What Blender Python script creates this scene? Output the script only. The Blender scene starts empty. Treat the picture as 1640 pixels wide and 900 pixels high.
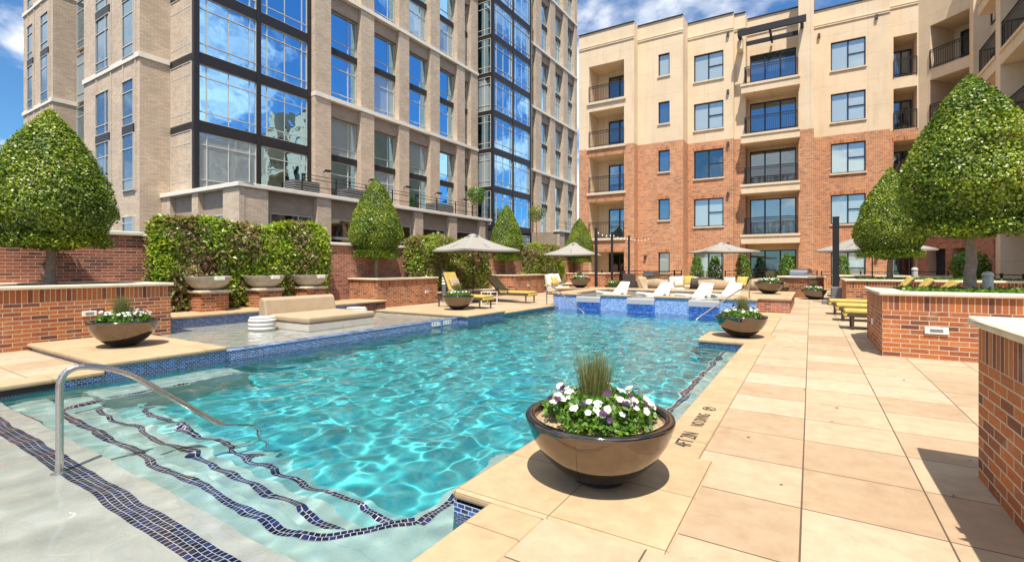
import bpy, bmesh, math, random
import numpy as np
from mathutils import Vector, Matrix

sc = bpy.context.scene
COL = sc.collection
R = math.radians
random.seed(7)

# ------------------------------------------------------------------ camera, sky, sun, exposure
cam = bpy.data.objects.new('camera', bpy.data.cameras.new('camera'))
COL.objects.link(cam); sc.camera = cam
cam.data.sensor_width = 36
cam.data.lens = 773 / 1640 * 36
cam.data.shift_y = -22 / 1640
cam.data.clip_start = 0.05
cam.data.clip_end = 4000
cam.location = (0, 0, 1.32)
cam.rotation_euler = (R(90), 0, math.atan(478 / 773))

SUN_EL, SUN_DIR = R(66), Vector((0.44, -0.90, 0)).normalized()
world = bpy.data.worlds.new('World'); sc.world = world; world.use_nodes = True
sun = bpy.data.lights.new('sun', 'SUN')
sun.energy = 4.6; sun.angle = R(0.5); sun.color = (1.0, 0.94, 0.84)
sun.cycles.is_caustics_light = True
so = bpy.data.objects.new('sun', sun); COL.objects.link(so)
so.rotation_euler = Vector((-SUN_DIR.x * math.cos(SUN_EL), -SUN_DIR.y * math.cos(SUN_EL), -math.sin(SUN_EL))).to_track_quat('-Z', 'Y').to_euler()
so.location = (5, -10, 40)
vs = sc.view_settings
vs.view_transform = 'Standard'; vs.look = 'None'; vs.gamma = 1; vs.use_curve_mapping = False
vs.exposure = 0.62
sc.cycles.use_denoising = True
sc.cycles.caustics_refractive = True
sc.cycles.caustics_reflective = False
sc.cycles.max_bounces = 10
sc.cycles.transparent_max_bounces = 8
sc.cycles.sample_clamp_indirect = 6


class NT:
    """small helper around a node tree"""
    def __init__(s, tree):
        s.t = tree; s.n = tree.nodes; s.l = tree.links

    def node(s, typ, **kw):
        n = s.n.new(typ)
        for k, v in kw.items(): setattr(n, k, v)
        return n

    def put(s, sock, v):
        if isinstance(v, bpy.types.NodeSocket): s.l.new(v, sock)
        elif v is not None:
            if isinstance(v, tuple) and len(v) == 3 and sock.type == 'RGBA': v = (*v, 1)
            sock.default_value = v

    def m(s, op, a, b=None, c=None):
        n = s.node('ShaderNodeMath', operation=op)
        for i, v in enumerate((a, b, c)):
            if v is not None: s.put(n.inputs[i], v)
        return n.outputs[0]

    def mix(s, f, a, b, mode='MIX'):
        n = s.node('ShaderNodeMix', data_type='RGBA', blend_type=mode)
        s.put(n.inputs[0], f); s.put(n.inputs[6], a); s.put(n.inputs[7], b)
        return n.outputs[2]

    def ramp(s, f, stops, interp='LINEAR'):
        n = s.node('ShaderNodeValToRGB'); cr = n.color_ramp; cr.interpolation = interp
        while len(cr.elements) < len(stops): cr.elements.new(0.5)
        for e, (p, c) in zip(cr.elements, stops):
            e.position = p; e.color = (*c, 1) if len(c) == 3 else c
        s.put(n.inputs[0], f)
        return n.outputs[0]

    def rng(s, v, a, b, c=0.0, d=1.0, t='LINEAR'):
        n = s.node('ShaderNodeMapRange', interpolation_type=t)
        for i, x in enumerate((v, a, b, c, d)): s.put(n.inputs[i], x)
        return n.outputs[0]

    def noise(s, vec, scale, detail=3.0, rough=0.55, dist=0.0):
        n = s.node('ShaderNodeTexNoise')
        if vec is not None: s.put(n.inputs['Vector'], vec)
        n.inputs['Scale'].default_value = scale; n.inputs['Detail'].default_value = detail
        n.inputs['Roughness'].default_value = rough; n.inputs['Distortion'].default_value = dist
        return n.outputs['Fac']

    def bump(s, h, strength=0.3, dist=0.01):
        n = s.node('ShaderNodeBump'); n.inputs['Strength'].default_value = strength
        n.inputs['Distance'].default_value = dist; s.put(n.inputs['Height'], h)
        return n.outputs[0]


# sky with cumulus clouds
w = NT(world.node_tree)
bg = w.n['Background']
sky = w.node('ShaderNodeTexSky', sky_type='NISHITA')
sky.sun_disc = False; sky.sun_elevation = SUN_EL
sky.sun_rotation = math.atan2(SUN_DIR.x, SUN_DIR.y); sky.air_density = 1.0; sky.dust_density = 0.4; sky.ozone_density = 2.0
tc = w.node('ShaderNodeTexCoord')
sep = w.node('ShaderNodeSeparateXYZ'); w.l.new(tc.outputs['Generated'], sep.inputs[0])
zz = w.m('ADD', w.m('MAXIMUM', sep.outputs[2], 0.0), 0.22)
cmb = w.node('ShaderNodeCombineXYZ')
w.put(cmb.inputs[0], w.m('DIVIDE', sep.outputs[0], zz)); w.put(cmb.inputs[1], w.m('DIVIDE', sep.outputs[1], zz)); w.put(cmb.inputs[2], 1.7)
n1 = w.noise(cmb.outputs[0], 1.35, 7.0, 0.56, 0.25)
n2 = w.noise(cmb.outputs[0], 3.4, 5.0, 0.5)
dens = w.m('ADD', w.m('MULTIPLY', n1, 0.82), w.m('MULTIPLY', n2, 0.18))
mask = w.rng(dens, 0.455, 0.565, 0.0, 1.0, 'SMOOTHSTEP')
shade = w.rng(dens, 0.55, 0.72, 1.0, 0.72)
blue = w.mix(1.0, sky.outputs[0], (0.55, 0.93, 1.22), 'MULTIPLY')
cl = w.mix(1.0, (9.5, 9.7, 10.2), shade, 'MULTIPLY')
w.l.new(w.mix(mask, blue, cl), bg.inputs[0])
bg.inputs[1].default_value = 0.085


# ------------------------------------------------------------------ materials
def new_mat(name):
    m = bpy.data.materials.new(name); m.use_nodes = True
    t = NT(m.node_tree)
    return m, t, t.n['Principled BSDF']


def uvsock(t):
    return t.node('ShaderNodeUVMap').outputs[0]


def cells(t, bw, rh, off, mortar, soft=0.0015):
    """per-cell random colour and a mortar mask of a running bond laid out in metres of UV"""
    s = t.node('ShaderNodeSeparateXYZ'); t.l.new(uvsock(t), s.inputs[0])
    u, v = s.outputs[0], s.outputs[1]
    row = t.m('FLOOR', t.m('DIVIDE', v, rh))
    uu = t.m('ADD', t.m('DIVIDE', u, bw), t.m('MULTIPLY', t.m('FLOORED_MODULO', row, 2.0), off))
    col = t.m('FLOOR', uu)
    fu = t.m('MULTIPLY', t.m('FRACT', uu), bw); fv = t.m('MULTIPLY', t.m('FRACT', t.m('DIVIDE', v, rh)), rh)
    d = t.m('MINIMUM', t.m('MINIMUM', fu, t.m('SUBTRACT', bw, fu)), t.m('MINIMUM', fv, t.m('SUBTRACT', rh, fv)))
    body = t.rng(d, mortar / 2 - soft, mortar / 2 + soft, 0.0, 1.0, 'SMOOTHSTEP')
    c = t.node('ShaderNodeCombineXYZ'); t.put(c.inputs[0], col); t.put(c.inputs[1], row)
    wn = t.node('ShaderNodeTexWhiteNoise', noise_dimensions='2D'); t.l.new(c.outputs[0], wn.inputs['Vector'])
    return wn.outputs['Value'], wn.outputs['Color'], body


def brick_mat(name, bw, rh, off, stops, mortar_col, mortar=0.011, bump=0.6, noise_amt=0.35):
    m, t, b = new_mat(name)
    val, colr, body = cells(t, bw, rh, off, mortar)
    base = t.ramp(val, stops)
    nz = t.noise(uvsock(t), 38, 4); nl = t.noise(uvsock(t), 0.9, 3)
    base = t.mix(noise_amt, base, t.ramp(nz, [(0.3, (0.25, 0.25, 0.25)), (0.7, (1.3, 1.3, 1.3))]), 'MULTIPLY')
    mc = t.mix(t.rng(nz, 0.3, 0.7), mortar_col, tuple(0.75 * x for x in mortar_col))
    c = t.mix(body, mc, base)
    c = t.mix(0.5, c, t.ramp(nl, [(0.3, (0.75, 0.72, 0.7)), (0.65, (1.1, 1.1, 1.1))]), 'MULTIPLY')
    ef = t.noise(uvsock(t), 2.6, 6, 0.72, 0.8)
    c = t.mix(t.rng(ef, 0.57, 0.75, 0.0, 0.38), c, mortar_col)
    t.put(b.inputs['Base Color'], c); b.inputs['Roughness'].default_value = 0.82
    h = t.m('ADD', body, t.m('MULTIPLY', nz, 0.35))
    t.put(b.inputs['Normal'], t.bump(h, bump, 0.006))
    return m


ORANGE = [(0.0, (0.15, 0.05, 0.03)), (0.13, (0.26, 0.077, 0.032)), (0.4, (0.42, 0.12, 0.032)), (0.8, (0.52, 0.165, 0.038)), (1.0, (0.36, 0.115, 0.045))]
M = {}
M['brick'] = brick_mat('planter_brick', 0.2133, 0.0677, 0.5, ORANGE, (0.62, 0.50, 0.36))
M['soldier'] = brick_mat('soldier_brick', 0.0677, 0.4, 0.0, ORANGE, (0.62, 0.50, 0.36))
M['redbrick'] = brick_mat('garden_wall_brick', 0.2133, 0.0677, 0.5, [(0.0, (0.17, 0.06, 0.045)), (0.3, (0.35, 0.105, 0.06)), (0.8, (0.48, 0.15, 0.078)), (1.0, (0.42, 0.15, 0.10))], (0.62, 0.50, 0.38))
FAC = [(0.0, (0.20, 0.07, 0.042)), (0.12, (0.40, 0.125, 0.046)), (0.55, (0.56, 0.18, 0.057)), (1.0, (0.64, 0.255, 0.09))]
M['facade'] = brick_mat('facade_brick', 0.2133, 0.0677, 0.5, FAC, (0.74, 0.60, 0.42), 0.016, 0.4, 0.2)
M['facade_soldier'] = brick_mat('facade_soldier_brick', 0.0677, 0.4, 0.0, FAC, (0.66, 0.54, 0.38), 0.012, 0.4)
TAN = [(0.0, (0.54, 0.42, 0.305)), (0.5, (0.62, 0.485, 0.355)), (1.0, (0.67, 0.535, 0.395))]
M['towerbrick'] = brick_mat('tan_brick', 0.305, 0.1, 0.5, TAN, (0.43, 0.345, 0.26), 0.014, 0.3, 0.12)
M['towerbrick_dark'] = brick_mat('taupe_brick', 0.305, 0.1, 0.5, [(0.0, (0.37, 0.285, 0.215)), (1.0, (0.44, 0.34, 0.255))], (0.31, 0.25, 0.2), 0.014, 0.3, 0.12)


def plain(name, col, rough=0.6, metal=0.0, var=0.12, scale=6.0, bump=0.0, bscale=60.0, spec=0.5, obj=True):
    m, t, b = new_mat(name)
    tcn = t.node('ShaderNodeTexCoord').outputs['Object']
    nz = t.noise(tcn, scale, 5)
    c = t.mix(1.0, col, t.ramp(nz, [(0.25, (1 - var,) * 3), (0.75, (1 + var,) * 3)]), 'MULTIPLY')
    t.put(b.inputs['Base Color'], c)
    b.inputs['Roughness'].default_value = rough; b.inputs['Metallic'].default_value = metal
    b.inputs['Specular IOR Level'].default_value = spec
    if bump: t.put(b.inputs['Normal'], t.bump(t.noise(tcn, bscale, 4), bump, 0.004))
    return m


M['stucco_old'] = plain('cream_stucco', (0.70, 0.54, 0.355), 0.9, var=0.09, scale=0.6, bump=0.25, bscale=30)
M['stucco_shade'] = plain('shaded_recess_stucco', (0.62, 0.47, 0.30), 0.9, var=0.08, scale=1.0)  # darker stucco copy, shade behind the deep balconies put into its colour
M['stucco_wing_shade'] = plain('shaded_wing_stucco', (0.56, 0.47, 0.40), 0.9, var=0.08, scale=0.8, bump=0.3, bscale=40)  # greyed pinkish tone paints the wing's shaded side into the stucco
M['limestone'] = plain('limestone', (0.66, 0.56, 0.41), 0.7, var=0.16, scale=5, bump=0.15, bscale=90)
M['whitestone'] = plain('white_stone_band', (0.80, 0.74, 0.63), 0.75, var=0.08, scale=2)
M['dark'] = plain('dark_bronze_metal', (0.028, 0.026, 0.028), 0.45, 0.3)
M['bronze'] = plain('brown_frame_metal', (0.085, 0.06, 0.045), 0.5, 0.2)
M['alu'] = plain('pale_aluminium', (0.58, 0.55, 0.49), 0.45, 0.0, var=0.05)
M['greypane'] = None
M['steel'] = plain('brushed_steel', (0.62, 0.58, 0.53), 0.22, 1.0, var=0.06, scale=30, bump=0.06, bscale=220)
M['grey'] = plain('grey_metal', (0.20, 0.20, 0.20), 0.5, 0.3)
M['white'] = plain('white_plastic', (0.80, 0.78, 0.72), 0.35, var=0.04)
M['whitestool'] = plain('white_resin', (0.72, 0.69, 0.62), 0.5, var=0.08)
M['soil'] = plain('dark_soil', (0.09, 0.06, 0.04), 0.95, var=0.5, scale=60, bump=0.8, bscale=120)
M['gravel'] = plain('bark_gravel', (0.38, 0.27, 0.16), 0.9, var=0.75, scale=70, bump=1.0, bscale=110)
M['bark'] = plain('tree_bark', (0.27, 0.20, 0.145), 0.9, var=0.35, scale=14, bump=0.8, bscale=40)
M['twig'] = plain('brown_twigs', (0.20, 0.135, 0.085), 0.9, var=0.3)
M['yellow'] = plain('yellow_cushion_fabric', (0.50, 0.36, 0.085), 0.85, var=0.12, scale=8, bump=0.3, bscale=300)
M['shade_toned'] = plain('shade_toned_fabric', (0.25, 0.19, 0.095), 0.9, var=0.12, scale=8, bump=0.2, bscale=300)  # yellow fabric browned to carry the shade on one lounger's back
M['tan'] = plain('tan_outdoor_fabric', (0.42, 0.31, 0.195), 0.9, var=0.10, scale=4, bump=0.25, bscale=240)
M['cream'] = plain('cream_fabric', (0.74, 0.66, 0.52), 0.9, var=0.07, scale=6, bump=0.2, bscale=240)
M['canopy'] = plain('grey_canvas', (0.30, 0.28, 0.245), 0.85, var=0.06, scale=3, bump=0.2, bscale=200)
M['wicker'] = plain('dark_wicker', (0.075, 0.055, 0.045), 0.7, var=0.5, scale=90, bump=0.8, bscale=150)
M['concrete'] = plain('pale_cast_concrete', (0.50, 0.44, 0.34), 0.8, var=0.18, scale=9, bump=0.2, bscale=70)
M['stonebox'] = plain('pale_stone_cladding', (0.56, 0.51, 0.44), 0.7, var=0.10, scale=7)
M['blackpaint'] = plain('black_paint', (0.03, 0.022, 0.018), 0.7, var=0.3, scale=50)
M['ground'] = plain('asphalt_ground', (0.06, 0.06, 0.06), 0.95, var=0.2, scale=3)
M['stoneslab'] = None


def stucco_mat():
    m, t, b = new_mat('jointed_cream_stucco')
    val, colr, body = cells(t, 2.9, 1.55, 0.0, 0.016, 0.004)
    u = uvsock(t); big = t.noise(u, 0.45, 5, 0.6); st = t.node('ShaderNodeMapping'); st.inputs['Scale'].default_value = (1.0, 0.12, 1.0); t.put(st.inputs[0], u)
    streak = t.noise(st.outputs[0], 2.6, 5, 0.65)
    c = t.mix(1.0, (0.76, 0.605, 0.425), t.ramp(big, [(0.3, (0.90, 0.89, 0.87)), (0.7, (1.07, 1.06, 1.05))]), 'MULTIPLY')
    c = t.mix(t.rng(streak, 0.52, 0.78, 0.0, 0.55), c, t.mix(1.0, c, (0.74, 0.69, 0.62), 'MULTIPLY'))
    c = t.mix(t.m('MULTIPLY', t.m('SUBTRACT', 1.0, body), 0.55), c, (0.42, 0.30, 0.18))
    t.put(b.inputs['Base Color'], c); b.inputs['Roughness'].default_value = 0.9
    t.put(b.inputs['Normal'], t.bump(t.noise(u, 30, 4), 0.25, 0.004))
    return m


M['stucco'] = stucco_mat()


def stone_mat(name, bw, rh, off, stops, joint, jcol, speck=0.25):
    m, t, b = new_mat(name)
    val, colr, body = cells(t, bw, rh, off, joint, 0.001)
    base = t.ramp(val, stops)
    u = uvsock(t)
    fine = t.noise(u, 260, 3); mid = t.noise(u, 7, 5, 0.65); big = t.noise(u, 1.1, 4, 0.6)
    base = t.mix(speck, base, t.ramp(fine, [(0.3, (0.6, 0.57, 0.52)), (0.5, (1.0, 1.0, 1.0)), (0.72, (1.35, 1.33, 1.28))]), 'MULTIPLY')
    base = t.mix(0.7, base, t.ramp(mid, [(0.3, (0.82, 0.79, 0.74)), (0.65, (1.08, 1.07, 1.05))]), 'MULTIPLY')
    base = t.mix(0.55, base, t.ramp(big, [(0.3, (0.84, 0.82, 0.78)), (0.6, (1.05, 1.05, 1.05))]), 'MULTIPLY')
    st = t.noise(u, 2.3, 6, 0.7, 1.2)
    base = t.mix(t.rng(st, 0.56, 0.70, 0.0, 0.5), base, t.mix(1.0, base, (0.74, 0.66, 0.55), 'MULTIPLY'))
    sp = t.noise(u, 33, 2, 0.4)
    base = t.mix(t.rng(sp, 0.77, 0.80, 0.0, 0.45), base, (0.12, 0.08, 0.05))
    t.put(b.inputs['Base Color'], t.mix(body, jcol, base)); b.inputs['Roughness'].default_value = 0.78
    t.put(b.inputs['Normal'], t.bump(t.m('ADD', body, t.m('MULTIPLY', fine, 0.12)), 0.35, 0.004))
    return m


PAVE = [(0.0, (0.40, 0.285, 0.18)), (0.25, (0.415, 0.304, 0.196)), (0.29, (0.435, 0.332, 0.218)), (0.7, (0.45, 0.35, 0.233)), (0.75, (0.46, 0.364, 0.248)), (1.0, (0.47, 0.378, 0.262))]
M['paver'] = stone_mat('cream_pavers', 0.613, 0.613, 0.0, PAVE, 0.009, (0.10, 0.065, 0.04), 0.42)
M['coping'] = stone_mat('sandy_coping', 0.61, 0.61, 0.0, [(0, (0.425, 0.305, 0.175)), (1, (0.475, 0.35, 0.21))], 0.006, (0.17, 0.115, 0.065), 0.14)


def mosaic(name, bw, rh, stops, grout, rough=0.12, gw=0.0045):
    m, t, b = new_mat(name)
    val, colr, body = cells(t, bw, rh, 0.5, gw, 0.0008)
    t.put(b.inputs['Base Color'], t.mix(body, grout, t.ramp(val, stops)))
    t.put(b.inputs['Roughness'], t.rng(body, 0, 1, 0.7, rough))
    b.inputs['Coat Weight'].default_value = 0.3; b.inputs['Coat Roughness'].default_value = 0.05
    t.put(b.inputs['Normal'], t.bump(t.m('ADD', body, t.m('MULTIPLY', val, 0.5)), 0.25, 0.003))
    return m


M['mosaic'] = mosaic('blue_glass_mosaic', 0.053, 0.0265, [(0, (0.006, 0.012, 0.06)), (0.45, (0.012, 0.035, 0.18)), (0.75, (0.03, 0.10, 0.40)), (1.0, (0.08, 0.20, 0.52))], (0.48, 0.54, 0.64), 0.12, 0.0062)
M['spatile'] = mosaic('bright_blue_mosaic', 0.05, 0.025, [(0, (0.008, 0.025, 0.24)), (0.4, (0.02, 0.08, 0.50)), (0.75, (0.05, 0.18, 0.66)), (1.0, (0.13, 0.34, 0.76))], (0.16, 0.28, 0.60))
M['paletile'] = mosaic('pale_blue_mosaic', 0.05, 0.025, [(0, (0.05, 0.14, 0.45)), (0.5, (0.14, 0.28, 0.61)), (1.0, (0.34, 0.47, 0.73))], (0.48, 0.55, 0.74))
M['navytile'] = mosaic('navy_step_tile', 0.042, 0.052, [(0, (0.004, 0.006, 0.03)), (0.7, (0.008, 0.012, 0.065)), (1.0, (0.02, 0.035, 0.16))], (0.62, 0.63, 0.60))


def plaster(name, a, b_):
    m, t, b = new_mat(name)
    tcn = t.node('ShaderNodeTexCoord').outputs['Object']
    nz = t.noise(tcn, 3.2, 8, 0.7); f = t.noise(tcn, 120, 3)
    c = t.mix(t.rng(nz, 0.3, 0.7), a, b_)
    c = t.mix(0.25, c, t.ramp(f, [(0.3, (0.7,) * 3), (0.7, (1.25,) * 3)]), 'MULTIPLY')
    t.put(b.inputs['Base Color'], c); b.inputs['Roughness'].default_value = 0.9
    return m


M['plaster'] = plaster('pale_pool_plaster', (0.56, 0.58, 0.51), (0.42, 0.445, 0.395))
M['plaster_step'] = plaster('upper_step_water_tint_plaster', (0.38, 0.56, 0.52), (0.29, 0.46, 0.43))  # light lost in the water above, painted into the plaster as a tint
M['plaster_low'] = plaster('lower_step_water_tint_plaster', (0.20, 0.50, 0.50), (0.15, 0.42, 0.43))  # stronger water tint painted in for the deeper step
M['plaster_deep'] = plaster('deep_water_tint_plaster', (0.045, 0.42, 0.455), (0.028, 0.335, 0.375))  # teal of light absorbed by deep water, put into the floor colour

m, t, b = new_mat('clear_water'); t.n.remove(b); M['water'] = m
g = t.node('ShaderNodeBsdfGlass'); g.inputs['IOR'].default_value = 1.33; g.inputs['Roughness'].default_value = 0.0
t.l.new(g.outputs[0], t.n['Material Output'].inputs[0])

m, t, b = new_mat('falling_water_sheet'); M['waterfall'] = m
b.inputs['Base Color'].default_value = (0.56, 0.53, 0.48, 1); b.inputs['Roughness'].default_value = 0.15
b.inputs['Alpha'].default_value = 0.62

m, t, b = new_mat('glazed_bronze_bowl'); M['bowl'] = m
b.inputs['Base Color'].default_value = (0.185, 0.15, 0.13, 1); b.inputs['Metallic'].default_value = 1.0
tcn = t.node('ShaderNodeTexCoord').outputs['Object']
t.put(b.inputs['Roughness'], t.rng(t.noise(tcn, 5, 5), 0.3, 0.7, 0.05, 0.12))
t.put(b.inputs['Normal'], t.bump(t.noise(tcn, 3.0, 2), 0.05, 0.05))


def glass(name, tint, base, rough=0.015, wav=0.02, metal=1.0):
    m, t, b = new_mat(name)
    b.inputs['Base Color'].default_value = (*tint, 1); b.inputs['Metallic'].default_value = metal
    b.inputs['Roughness'].default_value = rough
    if base is not None:
        b2 = t.node('ShaderNodeBsdfPrincipled'); b2.inputs['Base Color'].default_value = (*base, 1); b2.inputs['Roughness'].default_value = 0.5
        mx = t.node('ShaderNodeMixShader'); mx.inputs[0].default_value = 0.5
        t.l.new(b2.outputs[0], mx.inputs[2]); t.l.new(b.outputs[0], mx.inputs[1]); t.l.new(mx.outputs[0], t.n['Material Output'].inputs[0])
    tcn = t.node('ShaderNodeNewGeometry').outputs['Position']
    t.put(b.inputs['Normal'], t.bump(t.noise(tcn, 0.8, 2, 0.4), wav, 0.6))
    return m


M['towerglass'] = glass('blue_reflective_glass', (0.38, 0.68, 0.93), None, 0.015, 0.024)
M['towerglass_b'] = glass('blue_glass_over_blinds', (0.40, 0.66, 0.88), (0.42, 0.48, 0.50), 0.02, 0.03)
M['darkglass'] = glass('dark_glass', (0.20, 0.23, 0.24), None, 0.03)
M['skyglass'] = glass('clear_reflective_glass', (0.40, 0.58, 0.72), (0.05, 0.07, 0.08), 0.02)
M['blindglass'] = glass('glass_over_pale_blinds', (0.45, 0.60, 0.64), (0.60, 0.68, 0.62), 0.03)
M['greypane'] = plain('grey_green_spandrel_panel', (0.20, 0.205, 0.17), 0.25, var=0.1, scale=1.2)
M['interior'] = plain('dark_interior', (0.035, 0.03, 0.028), 0.9)


def leaf_mat(name, stops, trans=0.3, rough=0.38):
    m, t, b = new_mat(name)
    at = t.node('ShaderNodeAttribute', attribute_name='rnd')
    c = t.ramp(at.outputs['Fac'], stops)
    t.put(b.inputs['Base Color'], c); b.inputs['Roughness'].default_value = rough
    tr = t.node('ShaderNodeBsdfTranslucent'); t.put(tr.inputs[0], t.mix(1.0, c, (1.3, 1.35, 0.7), 'MULTIPLY'))
    mx = t.node('ShaderNodeMixShader'); mx.inputs[0].default_value = trans
    t.l.new(b.outputs[0], mx.inputs[1]); t.l.new(tr.outputs[0], mx.inputs[2]); t.l.new(mx.outputs[0], t.n['Material Output'].inputs[0])
    return m


M['holly'] = leaf_mat('holly_leaves', [(0, (0.035, 0.075, 0.008)), (0.35, (0.10, 0.17, 0.013)), (0.7, (0.25, 0.33, 0.022)), (0.95, (0.44, 0.49, 0.05)), (1.0, (0.38, 0.25, 0.09))])
M['hedge'] = leaf_mat('hedge_leaves', [(0, (0.07, 0.13, 0.010)), (0.3, (0.15, 0.25, 0.018)), (0.62, (0.30, 0.42, 0.03)), (0.78, (0.46, 0.52, 0.05)), (0.80, (0.30, 0.19, 0.10)), (1.0, (0.42, 0.29, 0.16))], 0.35)
M['bright'] = leaf_mat('bright_leaves', [(0, (0.05, 0.13, 0.012)), (0.6, (0.11, 0.23, 0.025)), (1, (0.22, 0.34, 0.05))], 0.35)
M['grass'] = leaf_mat('dry_green_grass', [(0, (0.08, 0.13, 0.03)), (0.55, (0.17, 0.20, 0.055)), (1, (0.38, 0.30, 0.13))], 0.25, 0.6)
M['petal'] = leaf_mat('white_petals', [(0, (0.72, 0.72, 0.66)), (0.9, (0.86, 0.86, 0.83)), (0.93, (0.5, 0.4, 0.1)), (1, (0.6, 0.45, 0.06))], 0.2, 0.6)
M['purple'] = leaf_mat('purple_petals', [(0, (0.02, 0.008, 0.03)), (0.7, (0.07, 0.015, 0.08)), (1, (0.17, 0.02, 0.10))], 0.2, 0.6)


# ------------------------------------------------------------------ mesh builders
class MB:
    def __init__(s):
        s.v = []; s.f = []; s.uv = []; s.mi = []; s.sm = []; s.T = None

    def quad(s, pts, uv=None, mi=0, smooth=False):
        if uv is None:
            p = [Vector(q) for q in pts]
            n = (p[1] - p[0]).cross(p[2] - p[0])
            a = (abs(n.x), abs(n.y), abs(n.z)); k = a.index(max(a))
            uv = [((q.y, q.z) if k == 0 else (q.x, q.z) if k == 1 else (q.x, q.y)) for q in p]
        i = len(s.v)
        for q in pts:
            q = Vector(q)
            s.v.append(s.T @ q if s.T else q)
        s.f.append(tuple(range(i, i + len(pts)))); s.uv += [tuple(x) for x in uv]; s.mi.append(mi); s.sm.append(smooth)

    def box(s, x0, x1, y0, y1, z0, z1, mi=0, skip='', uvo=(0, 0, 0)):
        a = [(x0, y0, z0), (x1, y0, z0), (x1, y1, z0), (x0, y1, z0), (x0, y0, z1), (x1, y0, z1), (x1, y1, z1), (x0, y1, z1)]
        F = {'b': (0, 3, 2, 1), 't': (4, 5, 6, 7), 'f': (0, 1, 5, 4), 'k': (2, 3, 7, 6), 'l': (3, 0, 4, 7), 'r': (1, 2, 6, 5)}
        for k, ix in F.items():
            if k in skip: continue
            pts = [a[i] for i in ix]
            if k in 'bt': uv = [(p[0] - uvo[0], p[1] - uvo[1]) for p in pts]
            elif k in 'fk': uv = [(p[0] - uvo[0], p[2] - uvo[2]) for p in pts]
            else: uv = [(p[1] - uvo[1], p[2] - uvo[2]) for p in pts]
            s.quad(pts, uv, mi)

    def tube(s, path, r, n=8, mi=0, caps=True):
        P = [Vector(p) for p in path]; rs = r if isinstance(r, (list, tuple)) else [r] * len(P)
        rings = []; up = Vector((0, 0, 1)); prev = None
        for i, p in enumerate(P):
            d = (P[min(i + 1, len(P) - 1)] - P[max(i - 1, 0)]).normalized()
            if prev is None:
                x = d.cross(up) if abs(d.z) < 0.95 else d.cross(Vector((1, 0, 0)))
            else: x = prev - d * prev.dot(d)
            x.normalize(); y = d.cross(x); prev = x
            rings.append([p + (x * math.cos(6.28318 * k / n) + y * math.sin(6.28318 * k / n)) * rs[i] for k in range(n)])
        for i in range(len(P) - 1):
            for k in range(n):
                k2 = (k + 1) % n
                s.quad([rings[i][k], rings[i][k2], rings[i + 1][k2], rings[i + 1][k]], [(k / n, i), (k2 / n, i), (k2 / n, i + 1), (k / n, i + 1)], mi, True)
        if caps:
            s.quad(rings[0][::-1], [(0, 0)] * n, mi); s.quad(rings[-1], [(0, 0)] * n, mi)

    def lathe(s, prof, n=40, c=(0, 0, 0), mi=0, smooth=True):
        for i in range(len(prof) - 1):
            (r0, z0), (r1, z1) = prof[i], prof[i + 1]
            for k in range(n):
                a, b = 6.2831853 * k / n, 6.2831853 * (k + 1) / n
                p = [(c[0] + r0 * math.cos(a), c[1] + r0 * math.sin(a), c[2] + z0), (c[0] + r0 * math.cos(b), c[1] + r0 * math.sin(b), c[2] + z0),
                     (c[0] + r1 * math.cos(b), c[1] + r1 * math.sin(b), c[2] + z1), (c[0] + r1 * math.cos(a), c[1] + r1 * math.sin(a), c[2] + z1)]
                if r0 < 1e-5: p = [p[0], p[2], p[3]]
                elif r1 < 1e-5: p = p[:3]
                s.quad(p, [(k / n, z0)] * len(p), mi, smooth)

    def prism(s, prof, y0, y1, mi=0, smooth=False):
        """outline in x,z (counter-clockwise seen from -y) extruded along y"""
        n = len(prof)
        s.quad([(x, y0, z) for x, z in prof], None, mi); s.quad([(x, y1, z) for x, z in prof[::-1]], None, mi)
        for i in range(n):
            a, b = prof[i], prof[(i + 1) % n]
            s.quad([(a[0], y0, a[1]), (a[0], y1, a[1]), (b[0], y1, b[1]), (b[0], y0, b[1])], None, mi, smooth)

    def mesh(s, name, mats):
        me = bpy.data.meshes.new(name)
        me.from_pydata([tuple(p) for p in s.v], [], s.f)
        uvl = me.uv_layers.new(name='UVMap')
        uvl.data.foreach_set('uv', np.array(s.uv, dtype=np.float32).ravel())
        me.polygons.foreach_set('material_index', s.mi); me.polygons.foreach_set('use_smooth', s.sm)
        for m in (mats if isinstance(mats, (list, tuple)) else [mats]): me.materials.append(M[m] if isinstance(m, str) else m)
        me.update()
        return me

    def build(s, name, mats, parent=None, weld=False, bevel=0.0, seg=2):
        me = s.mesh(name, mats)
        if weld:
            bm = bmesh.new(); bm.from_mesh(me); bmesh.ops.remove_doubles(bm, verts=bm.verts, dist=1e-4); bm.to_mesh(me); bm.free()
        return link(name, me, parent, bevel, seg)


def link(name, me, parent=None, bevel=0.0, seg=2):
    o = bpy.data.objects.new(name, me); COL.objects.link(o)
    if parent is not None: o.parent = parent
    if bevel:
        bm = bmesh.new(); bm.from_mesh(me); bmesh.ops.remove_doubles(bm, verts=bm.verts, dist=1e-5); bm.to_mesh(me); bm.free()
        md = o.modifiers.new('bevel', 'BEVEL'); md.width = bevel; md.segments = seg; md.limit_method = 'ANGLE'; md.angle_limit = R(40)
    return o


def tag(o, label=None, cat=None, group=None, kind=None):
    if label: o['label'] = label
    if cat: o['category'] = cat
    if group: o['group'] = group
    if kind: o['kind'] = kind
    return o


def thing(name, label, cat, loc=(0, 0, 0), rz=0.0, group=None):
    o = bpy.data.objects.new(name, None); COL.objects.link(o)
    o.empty_display_size = 0.2; o.location = loc; o.rotation_euler = (0, 0, rz)
    return tag(o, label, cat, group)


def struct(o): return tag(o, kind='structure')


KIDS = {}


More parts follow.
